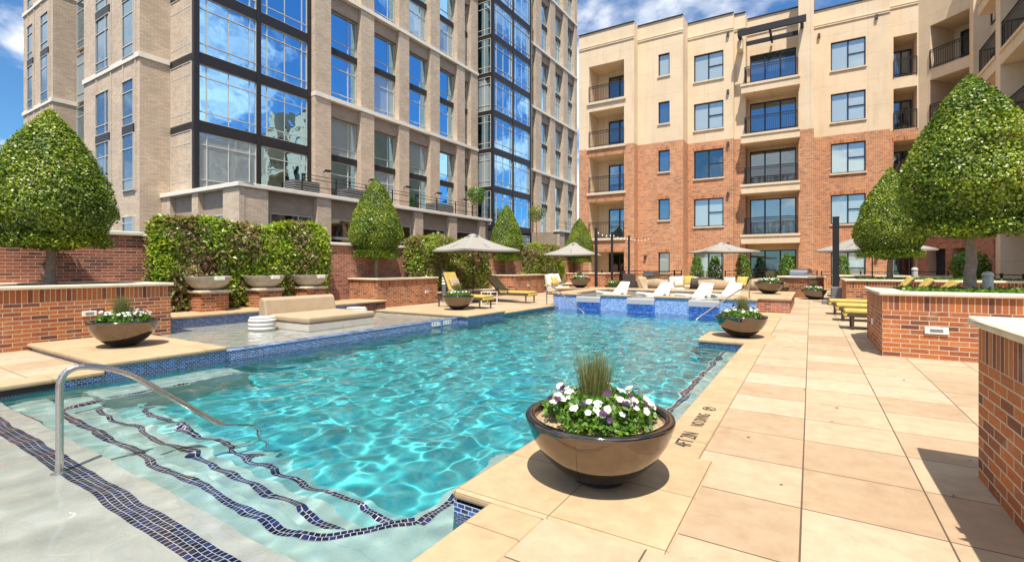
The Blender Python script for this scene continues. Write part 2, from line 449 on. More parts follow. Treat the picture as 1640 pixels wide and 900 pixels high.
def copy_tree(o, parent=None):
    c = o.copy(); COL.objects.link(c)
    if parent is not None: c.parent = parent
    for ch in [x for x in COL.objects if x.parent == o]: copy_tree(ch, c)
    return c


def dup(proto, loc, rz, label, scale=None):
    c = copy_tree(proto); c.location = loc; c.rotation_euler = (0, 0, rz); c['label'] = label
    if scale: c.scale = scale
    return c


def leaf_mesh(name, P, N, L, W, mat, seed=0, tang=0.75, up=0.0, rnd=None, fold=0.25):
    """one small bent leaf face per point"""
    rg = np.random.default_rng(seed); n = len(P)
    nn = N + rg.normal(0, 0.55, (n, 3)); nn /= np.linalg.norm(nn, axis=1)[:, None]
    t = rg.normal(0, 1, (n, 3)); t[:, 2] += up
    t -= nn * np.sum(t * nn, 1)[:, None] * tang; t /= np.linalg.norm(t, axis=1)[:, None]
    b = np.cross(nn, t); b /= np.linalg.norm(b, axis=1)[:, None]
    s = rg.uniform(0.7, 1.25, n)[:, None]
    l, wd = L * s, W * s
    mid = P + t * l * 0.45
    V = np.stack([P, mid + b * wd + nn * wd * fold, P + t * l - nn * l * 0.08, mid - b * wd + nn * wd * fold], 1).reshape(-1, 3)
    return quads_mesh(name, V, mat, rnd if rnd is not None else rg.uniform(0, 1, n))


def quads_mesh(name, V, mat, rnd):
    n = len(V) // 4
    me = bpy.data.meshes.new(name); me.vertices.add(4 * n); me.vertices.foreach_set('co', V.astype(np.float32).ravel())
    me.loops.add(4 * n); me.loops.foreach_set('vertex_index', np.arange(4 * n, dtype=np.int32))
    me.polygons.add(n); me.polygons.foreach_set('loop_start', np.arange(n, dtype=np.int32) * 4)
    a = me.attributes.new('rnd', 'FLOAT', 'FACE'); a.data.foreach_set('value', np.asarray(rnd, dtype=np.float32))
    me.update(); me.validate()
    me.materials.append(M[mat] if isinstance(mat, str) else mat)
    return me


def clump(P, f, seed):
    """smooth pseudo-noise in -1..1 over points, for uneven outlines"""
    rg = np.random.default_rng(seed); o = np.zeros(len(P))
    for k in range(7):
        d = rg.normal(0, 1, 3); d *= f * rg.uniform(0.6, 1.7) / np.linalg.norm(d)
        o += np.sin(P @ d + rg.uniform(0, 6.28))
    return o / 7 * 1.7


def water_sheet(name, rects, z, amp, step, seed, lam0=0.22, lam1=1.1, aniso=0.0):
    x0 = min(r[0] for r in rects); x1 = max(r[1] for r in rects); y0 = min(r[2] for r in rects); y1 = max(r[3] for r in rects)
    xs = np.linspace(x0, x1, int((x1 - x0) / step) + 1); ys = np.linspace(y0, y1, int((y1 - y0) / step) + 1)
    X, Y = np.meshgrid(xs, ys); Z = np.zeros_like(X); rg = np.random.default_rng(seed)
    for i in range(64):
        lam = lam0 * (lam1 / lam0) ** rg.uniform(0, 1); k = 2 * math.pi / lam; a = rg.uniform(0, 2 * math.pi); ph = rg.uniform(0, 6.28)
        Z += amp * lam ** 1.12 * np.sin(k * (X * math.cos(a) + Y * math.sin(a)) + ph + 0.8 * np.sin(0.9 * X + 1.1 * Y + i))
    # calmer over the near wet shelf, livelier towards the spa
    Z *= np.clip(0.62 + 0.38 * (Y - 1.0) / 2.2, 0.62, 1.0) if name == 'pool_water' else 1.0
    Z += z
    n, mm = X.shape
    I = np.arange(n * mm).reshape(n, mm)
    q = np.stack([I[:-1, :-1], I[:-1, 1:], I[1:, 1:], I[1:, :-1]], -1).reshape(-1, 4)
    cx = (X[:-1, :-1] + X[1:, 1:]).ravel() / 2; cy = (Y[:-1, :-1] + Y[1:, 1:]).ravel() / 2
    keep = np.zeros(len(q), bool)
    for r in rects: keep |= (cx > r[0]) & (cx < r[1]) & (cy > r[2]) & (cy < r[3])
    q = q[keep]
    used = np.unique(q); rem = np.full(n * mm, -1); rem[used] = np.arange(len(used)); q = rem[q]
    co = np.stack([X, Y, Z], -1).reshape(-1, 3)[used]
    me = bpy.data.meshes.new(name); me.vertices.add(len(co)); me.vertices.foreach_set('co', co.astype(np.float32).ravel())
    me.loops.add(q.size); me.loops.foreach_set('vertex_index', q.ravel().astype(np.int32)); me.polygons.add(len(q))
    me.polygons.foreach_set('loop_start', np.arange(len(q), dtype=np.int32) * 4); me.polygons.foreach_set('use_smooth', np.ones(len(q), bool))
    me.update(); me.validate(); me.materials.append(M['water'])
    o = link(name, me); o.cycles.is_caustics_caster = True
    return struct(o)


def receiver(o): o.cycles.is_caustics_receiver = True; return o


# ------------------------------------------------------------------ ground, deck, pool
mb = MB(); mb.box(-900, 900, -900, 900, -5.2, -5.0); struct(mb.build('ground', 'ground'))

mb = MB()   # paved deck: non-overlapping sheets, pavers laid on a 0.613 m grid
DK = [(-0.655, 14, -8, 44), (-1.19, -0.655, -8, 2.25), (-13.5, -7.95, -8, 2.5), (-13.5, -7.9, 11.5, 44), (-11.9, -11.35, 2.5, 11.5), (-13.5, -11.9, 2.5, 11.5),
      (-7.9, -0.655, 20.6, 44), (-0.95, -0.655, 10.6, 15.0)]
for a, b_, c, d in DK:
    mb.box(a, b_, c, d, -0.25, 0.0, skip='b', uvo=(-0.042, 0.02, 0))
struct(mb.build('deck', 'paver'))

ZW = -0.12
PW = [(-7.65, -1.78, -3.0, 15.2), (-1.78, -1.5, -3.0, 2.23), (-1.78, -0.95, 3.5, 9.36), (-1.78, -0.95, 10.6, 14.9)]
water_sheet('pool_water', [(a - 0.02, b_ + 0.02, c - 0.02, d + 0.02) for a, b_, c, d in PW], ZW, 0.0023, 0.024, 5, 0.16, 0.85)

mb = MB(); ZF = -1.40
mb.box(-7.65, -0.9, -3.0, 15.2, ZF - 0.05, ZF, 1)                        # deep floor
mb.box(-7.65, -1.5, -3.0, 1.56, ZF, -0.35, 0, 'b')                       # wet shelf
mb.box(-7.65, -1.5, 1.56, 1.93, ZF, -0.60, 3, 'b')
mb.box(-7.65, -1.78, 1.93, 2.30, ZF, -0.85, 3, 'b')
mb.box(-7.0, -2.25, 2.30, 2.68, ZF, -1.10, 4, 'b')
mb.box(-7.65, -7.0, 2.30, 4.0, ZF, -0.60, 3, 'b')                        # side benches
mb.box(-2.25, -1.78, 2.30, 3.5, ZF, -0.60, 3, 'b')
mb.quad([(-2.75, 1.93, -0.598), (-1.78, 1.93, -0.598), (-1.78, 2.32, -0.598), (-2.25, 2.32, -0.598), (-2.45, 2.1, -0.598)], None, 3)
mb.quad([(-2.75, 1.93, -0.598), (-2.45, 2.1, -0.598), (-2.45, 2.1, -0.85), (-2.75, 1.93, -0.85)], None, 0)
mb.quad([(-2.45, 2.1, -0.598), (-2.25, 2.32, -0.598), (-2.25, 2.32, -0.85), (-2.45, 2.1, -0.85)], None, 0)
mb.box(-1.36, -0.95, 3.5, 9.36, ZF, -0.50, 3, 'b')
mb.box(-1.36, -0.95, 10.6, 14.9, ZF, -0.50, 3, 'b')
for (xa, ya, xb, yb) in [(-7.65, -3, -7.65, 15.2), (-1.5, 2.23, -1.5, -3), (-1.78, 2.23, -1.5, 2.23), (-1.78, 3.5, -1.78, 2.23), (-0.95, 3.5, -1.78, 3.5), (-0.95, 9.36, -0.95, 3.5),
                         (-1.75, 9.36, -0.95, 9.36), (-1.75, 10.6, -1.75, 9.36), (-0.95, 10.6, -1.75, 10.6), (-0.95, 14.9, -0.95, 10.6), (-1.75, 14.9, -0.95, 14.9), (-1.75, 15.2, -1.75, 14.9), (-7.65, 15.2, -7.5, 15.2), (-1.5, -3, -7.65, -3)]:
    L = math.hypot(xb - xa, yb - ya)
    mb.quad([(xa, ya, ZF), (xb, yb, ZF), (xb, yb, -0.25), (xa, ya, -0.25)], None, 1)
    mb.quad([(xa, ya, -0.25), (xb, yb, -0.25), (xb, yb, -0.05), (xa, ya, -0.05)], [(0, -0.25), (L, -0.25), (L, -0.05), (0, -0.05)], 2)
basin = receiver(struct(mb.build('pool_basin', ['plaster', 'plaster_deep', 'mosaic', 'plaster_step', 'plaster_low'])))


mb = MB(); mb.box(-7.66, -7.642, 1.55, 2.05, -0.125, -0.056); struct(mb.build('skimmer_opening', 'interior'))  # closed box, its dark colour standing for the shade inside the slot


def tile_strip(mb, pts, wd, z, rows=2):
    """a ribbon of square navy tiles along a polyline on a step"""
    P = [Vector((x, y, 0)) for x, y in pts]; dist = 0
    offs = []
    for i in range(len(P)):
        d = (P[min(i + 1, len(P) - 1)] - P[max(i - 1, 0)]).normalized(); offs.append(Vector((-d.y, d.x, 0)) * wd / 2)
    for i in range(len(P) - 1):
        L = (P[i + 1] - P[i]).length
        a, b_ = P[i] - offs[i], P[i + 1] - offs[i + 1]; c, d = P[i + 1] + offs[i + 1], P[i] + offs[i]
        mb.quad([(a.x, a.y, z), (b_.x, b_.y, z), (c.x, c.y, z), (d.x, d.y, z)], [(dist, 0), (dist + L, 0), (dist + L, rows * 0.052), (dist, rows * 0.052)])
        dist += L


def arc(cx, cy, r, a0, a1, n=8): return [(cx + r * math.cos(R(a0 + (a1 - a0) * k / n)), cy + r * math.sin(R(a0 + (a1 - a0) * k / n))) for k in range(n + 1)]


mb = MB()
tile_strip(mb, [(-7.64, 1.335), (-1.51, 1.335)], 0.15, -0.346, 4)
tile_strip(mb, [(-7.0, 2.25)] + [(-6.97, 2.05)] + arc(-6.75, 2.05, 0.22, 180, 270) + [(-2.85, 1.83)] + arc(-2.85, 2.28, 0.45, 270, 360)[:5] + [(-2.2, 2.35)], 0.078, -0.594, 2)
tile_strip(mb, [(-6.93, 2.27), (-6.86, 2.2), (-6.7, 2.17), (-2.6, 2.17)], 0.078, -0.846, 2)
tile_strip(mb, [(-6.93, 2.62), (-6.8, 2.56), (-2.5, 2.56), (-2.35, 2.6)], 0.078, -1.096, 2)
tile_strip(mb, [(-2.16, 2.34), (-2.16, 3.5)], 0.078, -0.594, 2)
tile_strip(mb, [(-7.06, 2.34), (-7.06, 4.0)], 0.078, -0.594, 2)
tile_strip(mb, [(-1.30, 3.5), (-1.30, 9.36)], 0.078, -0.496, 2)
tile_strip(mb, [(-1.30, 10.6), (-1.30, 14.9)], 0.078, -0.496, 2)
receiver(struct(mb.build('step_tile_line', 'navytile')))

mb = MB()   # coping, rounded at the water
for a, b_, c, d in [(-0.985, -0.655, 3.5, 9.36), (-0.985, -0.655, 10.6, 14.9), (-1.535, -1.19, -8, 2.25), (-7.95, -7.615, -8, 2.5), (-7.9, -7.565, 11.5, 15.15)]:
    mb.box(a, b_, c, d, -0.055, 0.004, uvo=(a, 0.17, 0))
struct(mb.build('pool_coping', 'coping', bevel=0.022, seg=3))
for a, b_, c, d, z in [(-1.81, -0.55, 2.25, 3.51, 0.006), (-1.78, -0.55, 9.33, 10.63, 0.006), (-1.78, -0.55, 14.87, 15.88, 0.006)]:
    mb = MB(); mb.box(a, b_, c, d, -0.055, z, uvo=(a + 0.02, c + 0.03, 0))
    struct(mb.build('coping_slab', 'coping', bevel=0.022, seg=3))
for a, b_, c, d in [(-10.62, -7.6, 2.47, 4.0), (-10.6, -7.32, 9.72, 11.5)]:
    mb = MB(); mb.box(a, b_, c, d, 0.045, 0.105, uvo=(a, c, 0))
    struct(mb.build('raised_slab', 'coping', bevel=0.022, seg=3))
    mb = MB(); mb.box(a + 0.05, b_ - 0.045, c + 0.045, d - 0.002, -0.3, 0.045)
    struct(receiver(mb.build('raised_slab_base', 'mosaic')))

# shallow ledge with the daybed
mb = MB()
mb.box(-11.4, -7.78, 4.0, 9.74, -0.30, -0.20)
o = receiver(struct(mb.build('ledge_floor', 'plaster')))
mb = MB()
mb.box(-7.80, -7.648, 4.002, 9.74, -0.62, 0.022); mb.box(-7.80, -7.641, 4.001, 9.741, 0.022, 0.034, 1)
receiver(struct(mb.build('ledge_spill_wall', ['mosaic', 'paletile'])))
water_sheet('ledge_water', [(-11.38, -7.66, 4.02, 9.73)], 0.045, 0.0016, 0.04, 11, 0.12, 0.5)
mb = MB()
mb.box(-11.42, -11.37, 4.0, 9.74, -0.3, 0.225, 0)
mb.box(-12.75, -11.37, 2.5, 2.502, 0, 0.01, 1)
struct(mb.build('ledge_back_tile', ['mosaic', 'coping']))
mb = MB(); mb.box(-12.72, -11.33, 4.55, 10.88, 0.225, 0.285, uvo=(-12.72, 0.1, 0))
struct(mb.build('ledge_back_coping', 'coping', bevel=0.02, seg=3))
mb = MB(); mb.box(-12.72, -11.42, 4.6, 10.86, -0.2, 0.225); struct(mb.build('ledge_back_step', 'redbrick'))

# ------------------------------------------------------------------ raised spa
spa = thing('raised_spa', 'raised spa faced in blue mosaic with three overflow notches in its stone rim', 'spa')
mb = MB()
gap = [(-6.78, -5.93), (-5.02, -4.14), (-3.12, -2.26)]           # overflow notches
xs = [-7.5] + [v for g_ in gap for v in g_] + [-1.3]
for i in range(len(xs) - 1):
    low = i % 2 == 1
    mb.box(xs[i], xs[i + 1], 15.2, 15.5, -1.4, 0.27 if low else 0.36, 1 if not low else 0)
mb.box(-7.5, -7.2, 15.5, 19.3, -0.3, 0.36, 1); mb.box(-2.2, -1.9, 15.5, 19.3, -0.3, 0.36, 0); mb.box(-7.5, -1.9, 19.3, 19.6, -0.3, 0.36, 0)
receiver(mb.build('tiled_wall', ['spatile', 'paletile'], spa))
mb = MB(); mb.box(-7.2, -2.2, 15.5, 19.3, -0.4, -0.02); receiver(mb.build('basin', 'plaster', spa))
mb = MB()
for i in range(0, len(xs) - 1, 2): mb.box(xs[i] - 0.02, xs[i + 1] + 0.02, 15.16, 15.55, 0.36, 0.42, uvo=(xs[i], 0, 0))
mb.box(-7.95, -7.16, 15.551, 18.7, 0.36, 0.42); mb.box(-9.4, -7.16, 18.7, 20.6, 0.36, 0.42); mb.box(-7.16, -2.24, 19.26, 20.6, 0.36, 0.42); mb.box(-2.24, -0.46, 15.86, 20.6, 0.36, 0.42); mb.box(-2.24, -1.28, 15.551, 15.858, 0.36, 0.42)
mb.build('rim', 'coping', spa, bevel=0.02, seg=3)
mb = MB()
mb.box(-1.3, -0.5, 15.9, 20.55, -0.1, 0.36, 0); mb.box(-1.9, -1.3, 15.5, 20.55, -0.1, 0.36, 0); mb.box(-7.9, -7.5, 15.6, 18.7, -0.1, 0.36, 1); mb.box(-9.35, -7.5, 18.75, 20.55, -0.1, 0.36, 0); mb.box(-7.5, -1.9, 19.6, 20.55, -0.1, 0.36, 0)
mb.build('brick_base', ['redbrick', 'paletile'], spa)
for a, b_ in gap:
    mb = MB()
    pr = [(15.56, 0.335), (15.17, 0.33), (15.12, 0.30), (15.105, 0.15), (15.10, -0.12)]
    for (ya, za), (yb, zb) in list(zip(pr[:-1], pr[1:]))[:3]:
        mb.quad([(a, ya, za), (b_, ya, za), (b_, yb, zb), (a, yb, zb)], None, 0, True)
    mb.build('falling_sheet', 'waterfall', spa)
water_sheet('spa_water', [(-7.19, -2.21, 15.51, 19.29)], 0.345, 0.0014, 0.04, 21, 0.15, 0.6)

# ------------------------------------------------------------------ garden wall, planters
wl = thing('garden_wall', 'long red brick garden wall with pale stone cap behind the hedges', 'wall')
mb = MB(); mb.box(-13.6, -13.2, -8, 30.5, -0.2, 2.04); mb.build('brickwork', 'redbrick', wl)
mb = MB(); mb.box(-13.66, -13.14, -8, 30.5, 2.04, 2.13); mb.build('cap', 'whitestone', wl, bevel=0.015)


def step_light(parent, x, y, z, face, w=0.2, h=0.09):
    mb = MB()
    if face == 'x': mb.box(x, x + 0.025, y - w / 2, y + w / 2, z - h / 2, z + h / 2)
    elif face == '-x': mb.box(x - 0.025, x, y - w / 2, y + w / 2, z - h / 2, z + h / 2)
    else: mb.box(x - w / 2, x + w / 2, y - 0.025, y, z - h / 2, z + h / 2)
    o = mb.build('step_light', 'white', parent, bevel=0.006)
    mb = MB()
    for k in range(4):
        zz_ = z - 0.018 + k * 0.012
        if face == '-y': mb.box(x - w * 0.28, x + w * 0.28, y - 0.029, y - 0.024, zz_, zz_ + 0.005)
        elif face == 'x': mb.box(x + 0.024, x + 0.029, y - w * 0.28, y + w * 0.28, zz_, zz_ + 0.005)
    if mb.f: mb.build('louvre', 'grey', o)


def planter(label, x0, x1, y0, y1, h=0.96, lights=(), soil=True, brick='brick'):
    p = thing('brick_planter', label, 'planter', group='raised brick planters')
    mb = MB()
    for (a, b_, c, d, sk) in [(x0, x1, y0, y1, 'bt')]:
        mb.box(a, b_, c, d, -0.1, h - 0.272, 0, sk, uvo=(a, c, h - 0.272))
        mb.box(a, b_, c, d, h - 0.272, h - 0.06, 1, sk, uvo=(a, c, h - 0.272 - 0.09))
    mb.build('brickwork', [brick, 'soldier'], p)
    mb = MB(); wv = 0.30; e = 0.045
    mb.box(x0 - e, x1 + e, y0 - e, y0 + wv, h - 0.06, h); mb.box(x0 - e, x1 + e, y1 - wv, y1 + e, h - 0.06, h)
    mb.box(x0 - e, x0 + wv, y0 + wv, y1 - wv, h - 0.06, h); mb.box(x1 - wv, x1 + e, y0 + wv, y1 - wv, h - 0.06, h)
    mb.build('coping', 'limestone', p, bevel=0.018, seg=3)
    mb = MB(); mb.box(x0 + wv, x1 - wv, y0 + wv, y1 - wv, h - 0.15, h - 0.03, 0, 'b'); mb.build('soil', 'soil', p)
    for l in lights: step_light(p, *l)
    return p


planter('brick planter at the left behind the flower bowl on the pale slab', -13.15, -10.6, -2.6, 4.5, lights=[(-10.6, 3.25, 0.52, 'x')], h=1.02)
planter('brick planter between the scupper bowls and the first yellow lounger', -13.15, -11.8, 10.9, 13.8, lights=[(-11.8, 13.2, 0.42, 'x', 0.16)])
planter('brick planter behind the lounger with the shade-toned back beside the left parasol', -13.15, -11.8, 19.4, 22.3, lights=[(-11.8, 20.6, 0.42, 'x', 0.16)])
planter('brick planter at the far left under the smallest topiary', -13.15, -10.6, 27.9, 30.4)
planter('brick planter nearest the camera on the right edge', 0.90, 4.6, 0.2, 4.13, h=1.01)
planter('brick planter on the right carrying the biggest topiary and a bollard light', 0.91, 5.4, 9.0, 11.3, lights=[(1.52, 9.0, 0.42, '-y', 0.26, 0.1), (0.91, 10.2, 0.40, '-x', 0.12, 0.1)])
planter('middle brick planter of the right side carrying the smaller topiary', 0.91, 5.4, 17.5, 19.9)
planter('farthest brick planter of the right side beside the dark pole', 0.91, 5.4, 25.4, 27.6)

# low brick steps between left planters
for y0, y1, lab in [(13.82, 19.38, 'low brick kerb under the hedge behind the yellow loungers'), (22.32, 27.88, 'low brick kerb under the far hedge by the fabric lounge chair')]:
    t_ = thing('brick_kerb', lab, 'kerb')
    mb = MB(); mb.box(-13.15, -12.2, y0, y1, -0.05, 0.3); mb.build('brickwork', 'redbrick', t_)
    mb = MB(); mb.box(-13.15, -12.16, y0, y1, 0.3, 0.36); mb.build('cap', 'limestone', t_, bevel=0.015)

# ------------------------------------------------------------------ topiary trees and hedges
def crown_mesh(name, Rm, H, n, L, W, seed, squash=0.27):
    rg = np.random.default_rng(seed)
    h = rg.uniform(0, 1, n * 2); a = rg.uniform(0, 2 * np.pi, n * 2)
    lo = np.sqrt(np.clip(1 - ((squash - h) / squash) ** 2, 0, 1)) * 0.45 + 0.55 * np.clip(h / squash, 0, 1) ** 0.35
    hi = np.clip(1 - ((h - squash) / (1 - squash)) ** 1.42, 0, 1) ** 0.84
    r = np.where(h < squash, lo, hi)
    keep = rg.uniform(0, 1, n * 2) < (0.25 + 0.75 * r); h, a, r = h[keep], a[keep], r[keep]
    h, a, r = h[:n], a[:n], r[:n]
    depth = rg.uniform(0, 1, len(h)) ** 1.7 * 0.34
    flat = rg.uniform(0, 1, len(h)) < 0.13                        # leaves of the flat underside
    rr = r * Rm * (1 - depth); rr[flat] = Rm * 0.9 * np.sqrt(rg.uniform(0, 1, flat.sum())); h[flat] = rg.uniform(0.0, 0.09, flat.sum()) + 0.05 * (1 - rr[flat] / Rm)
    P = np.stack([rr * np.cos(a), rr * np.sin(a), h * H], 1)
    c = clump(P, 3.2, seed + 1) * 0.045 + clump(P, 9.0, seed + 2) * 0.045 + clump(P, 21.0, seed + 4) * 0.02
    P[:, :2] *= 1 + c[:, None]; P[:, 2] += c * 0.5
    thin = (clump(P, 6.5, seed + 8) < -0.72) & (rg.uniform(0, 1, len(h)) < 0.7)
    P, h, a, flat = P[~thin], h[~thin], a[~thin], flat[~thin]
    N = np.stack([np.cos(a), np.sin(a), np.where(h < squash, -0.35, 0.55)], 1); N[flat] = (0, 0, -1)
    rnd = np.clip(rg.uniform(0, 1, len(h)) * 0.75 + 0.2 * clump(P, 5.0, seed + 5) + 0.12, 0, 0.97)
    dead = rg.uniform(0, 1, len(h)) < 0.012; rnd[dead] = 1.0
    return leaf_mesh(name, P, N, L, W, 'holly', seed + 9, 0.7, 0.2, rnd)


CROWN = [crown_mesh('topiary_crown_a', 1.0, 2.75, 44000, 0.053, 0.0175, 3), crown_mesh('topiary_crown_b', 1.0, 2.75, 44000, 0.053, 0.0175, 13, 0.30)]


def trunk_mesh(top, r, seed):
    rg = random.Random(seed); mb = MB()
    pts = [(rg.uniform(-.005, .005) * k, rg.uniform(-.005, .005) * k, top * k / 6) for k in range(7)]
    mb.tube(pts, [r * (1.35 if k == 0 else 1 - 0.05 * k) for k in range(7)], 12)
    for k in range(9):
        a = k * 2.4; z0 = top * rg.uniform(0.8, 1.0); rl = rg.uniform(0.4, 0.75)
        mb.tube([pts[-1][:2] + (z0,), (rl * 0.4 * math.cos(a), rl * 0.4 * math.sin(a), z0 + 0.18), (rl * math.cos(a), rl * math.sin(a), z0 + rg.uniform(0.35, 1.0))], [r * 0.42, r * 0.3, r * 0.12], 6)
    mb.tube([pts[-1], (0, 0, top + 0.8), (0.03, 0, top + 1.9)], [r * 0.6, r * 0.4, r * 0.1], 7)
    return mb.mesh('topiary_trunk', 'bark')


TRUNK = trunk_mesh(1.05, 0.085, 4)
for i, (x, y, z, s, k, lab) in enumerate([
    (-12.0, 3.12, 0.98, 1.02, 0, 'clipped pear shaped topiary tree at the far left edge of the picture'),
    (-12.8, 11.75, 0.93, 0.93, 1, 'clipped topiary tree between the two left hedges'),
    (-12.8, 20.2, 0.93, 0.86, 0, 'clipped topiary tree rising behind the left parasol'),
    (-12.6, 28.6, 0.93, 0.92, 1, 'smallest looking topiary tree beside the red brick facade at left'),
    (2.16, 10.35, 0.93, 0.93, 1, 'biggest topiary tree standing by the bollard light on the right'),
    (2.05, 18.5, 0.93, 0.93, 0, 'smaller right topiary tree half hidden behind the biggest one')]):
    t_ = thing('topiary_tree', lab, 'tree', (x, y, z - 0.06), i * 1.3 + 0.4, 'clipped topiary trees')
    o = link('trunk', TRUNK, t_)
    o = link('crown', CROWN[k], t_); o.location = (0, 0, {4: 0.93, 5: 0.70}.get(i, 0.74)); o.scale = (s, s, {0: 0.93, 1: 1.0, 2: 1.02, 3: 1.03, 4: 0.93, 5: 1.0}[i])


def hedge(label, x0, x1, y0, y1, z0, z1, n, seed):
    rg = np.random.default_rng(seed)
    t_ = thing('clipped_hedge', label, 'hedge', ((x0 + x1) / 2, (y0 + y1) / 2, z0), 0, 'hedges along the garden wall')
    hx, hy, hz = (x1 - x0) / 2, (y1 - y0) / 2, z1 - z0
    U = rg.uniform(-1, 1, (n, 3)); face = rg.uniform(0, 1, n)
    d = 1 - rg.uniform(0, 1, n) ** 1.6 * 0.55
    U[:, 0] = np.where(face < 0.62, d, U[:, 0]); U[:, 2] = np.where((face >= 0.62) & (face < 0.84), 1 - (1 - d) * 0.35, U[:, 2])
    s1 = np.sign(rg.uniform(-1, 1, n)); U[:, 1] = np.where(face >= 0.84, s1 * (1 - (1 - d) * 0.2), U[:, 1])
    P = np.stack([U[:, 0] * hx, U[:, 1] * hy, (U[:, 2] + 1) / 2 * hz], 1)
    N = np.zeros((n, 3)); N[face < 0.62, 0] = 1; N[(face >= 0.62) & (face < 0.84), 2] = 1; N[face >= 0.84, 1] = s1[face >= 0.84]
    N[:, 2] += 0.45
    # rounded shoulders, a lumpy outline and a ragged foot
    rz_ = np.clip((P[:, 2] / hz - 0.72) / 0.28, 0, 1); ry = np.clip((np.abs(P[:, 1]) / hy - 0.88) / 0.12, 0, 1)
    P[:, 0] -= hx * 0.5 * np.maximum(rz_ ** 2 * 0.6, ry ** 2 * 0.8) * np.sign(P[:, 0]); P[:, 2] -= hz * 0.10 * ry ** 2
    c = clump(P, 2.6, seed + 1); P += N * (c * 0.12)[:, None]; P[:, 2] += clump(P, 6, seed + 3) * 0.075; P[:, 0] += clump(P, 8, seed + 6) * 0.05
    thin = (P[:, 2] < 0.22 * hz) & (rg.uniform(0, 1, n) < 0.62) | ((clump(P, 5.5, seed + 2) < -0.62) & (rg.uniform(0, 1, n) < 0.75))
    P, N = P[~thin], N[~thin]; m_ = len(P)
    k = clump(P, 4.2, seed + 7)
    rnd = np.clip(rg.uniform(0.0, 0.76, m_) * 0.8 + 0.22 * k + 0.05 + 0.10 * (P[:, 2] / hz), 0, 0.77)
    brown = rg.uniform(0, 1, m_) < np.clip(0.34 - 0.45 * k, 0.05, 0.78); rnd[brown] = rg.uniform(0.82, 1, brown.sum())
    link('foliage', leaf_mesh('hedge_foliage', P, N, 0.125, 0.026, 'hedge', seed + 4, 0.55, 0.5, rnd), t_)
    mb = MB(); r_ = random.Random(seed)
    for i in range(int(hy * 26)):
        y = r_.uniform(-hy, hy) * 0.97; x = r_.uniform(-0.6, 0.7) * hx
        mb.tube([(x, y, 0), (x + r_.uniform(-.1, .12), y + r_.uniform(-.2, .2), hz * 0.4), (x * 0.8 + r_.uniform(-.1, .2), y + r_.uniform(-.35, .35), hz * r_.uniform(.7, .98))], [0.016, 0.01, 0.004], 4)
    mb.build('stems', 'twig', t_)


hedge('largest hedge, behind the three pale scupper bowls', -13.12, -12.45, 5.0, 9.65, 0.28, 2.50, 24000, 31)
hedge('hedge behind the yellow loungers and the left parasol', -13.12, -12.3, 13.3, 18.1, 0.34, 2.45, 20000, 41)
hedge('farthest hedge, between the two left parasols', -13.12, -12.3, 22.0, 25.9, 0.34, 2.5, 13000, 51)

for nm, x0, x1, y0, y1, z in [('a', 1.25, 5.1, 9.32, 10.98, 0.93), ('b', 1.25, 5.1, 17.8, 19.6, 0.93), ('c', 1.2, 4.3, 0.6, 3.8, 0.98)]:
    rg = np.random.default_rng(ord(nm)); n = 3200
    P = np.stack([rg.uniform(x0, x1, n), rg.uniform(y0, y1, n), z + rg.uniform(0, 0.05, n)], 1)
    N = np.tile(np.array([[0, 0, 1.0]]), (n, 1))
    tag(link('ground_cover', leaf_mesh('ground_cover', P, N, 0.06, 0.02, 'bright', 60 + ord(nm), 0.6, 0.5)), 'low green ground cover on the planter soil', 'ground cover', kind='stuff')

t_ = thing('planter_bush', 'leafy low bush in the planter nearest the camera on the right edge', 'bush', (1.3, 2.0, 0.95))
rg = np.random.default_rng(71); n = 2600
P = np.stack([rg.uniform(-0.38, 0.4, n), rg.uniform(-1.5, 0.9, n), rg.uniform(0.0, 0.34, n)], 1); P[:, 2] *= 1 - 0.5 * (np.abs(P[:, 0]) / 0.4) ** 2; P[:, 0] += clump(P, 9, 4) * 0.06
link('foliage', leaf_mesh('bush_foliage', P, np.tile(np.array([[-0.3, 0, 1.0]]), (n, 1)), 0.10, 0.028, 'bright', 72, 0.4, 0.8), t_)
mb = MB()
for k in range(7): mb.tube([(0.02, -1.3 + k * 0.43, 0), (0.05, -1.25 + k * 0.43, 0.3)], [0.012, 0.004], 5)
mb.build('stems', 'twig', t_)

# ------------------------------------------------------------------ scupper bowls on pedestals
for i, (y, lab) in enumerate([(6.0, 'nearest'), (7.38, 'middle'), (8.75, 'farthest')]):
    p = thing('brick_pedestal', '%s of the three low brick pedestals in front of the largest hedge' % lab, 'pedestal', (-12.25, y, 0.285), 0, 'pedestals under the scupper bowls')
    mb = MB(); mb.box(-0.31, 0.31, -0.31, 0.31, 0, 0.43); mb.build('brickwork', 'brick', p)
    mb = MB(); mb.box(-0.36, 0.36, -0.36, 0.36, 0.43, 0.495); mb.build('cap', 'limestone', p, bevel=0.02, seg=3)
    s = thing('scupper_bowl', '%s of the three pale cast water bowls on brick pedestals' % lab, 'water bowl', (-12.25, y, 0.782), 0, 'pale scupper bowls')
    mb = MB(); mb.lathe([(0.0, 0.0), (0.2, 0.0), (0.25, 0.012), (0.34, 0.07), (0.43, 0.16), (0.48, 0.26), (0.50, 0.315), (0.47, 0.318), (0.44, 0.26), (0.3, 0.10), (0, 0.08)], 44)
    mb.build('bowl', 'concrete', s)
    mb = MB(); mb.box(0.42, 0.56, -0.10, 0.10, 0.235, 0.325); mb.build('spout', 'white', s, bevel=0.006)

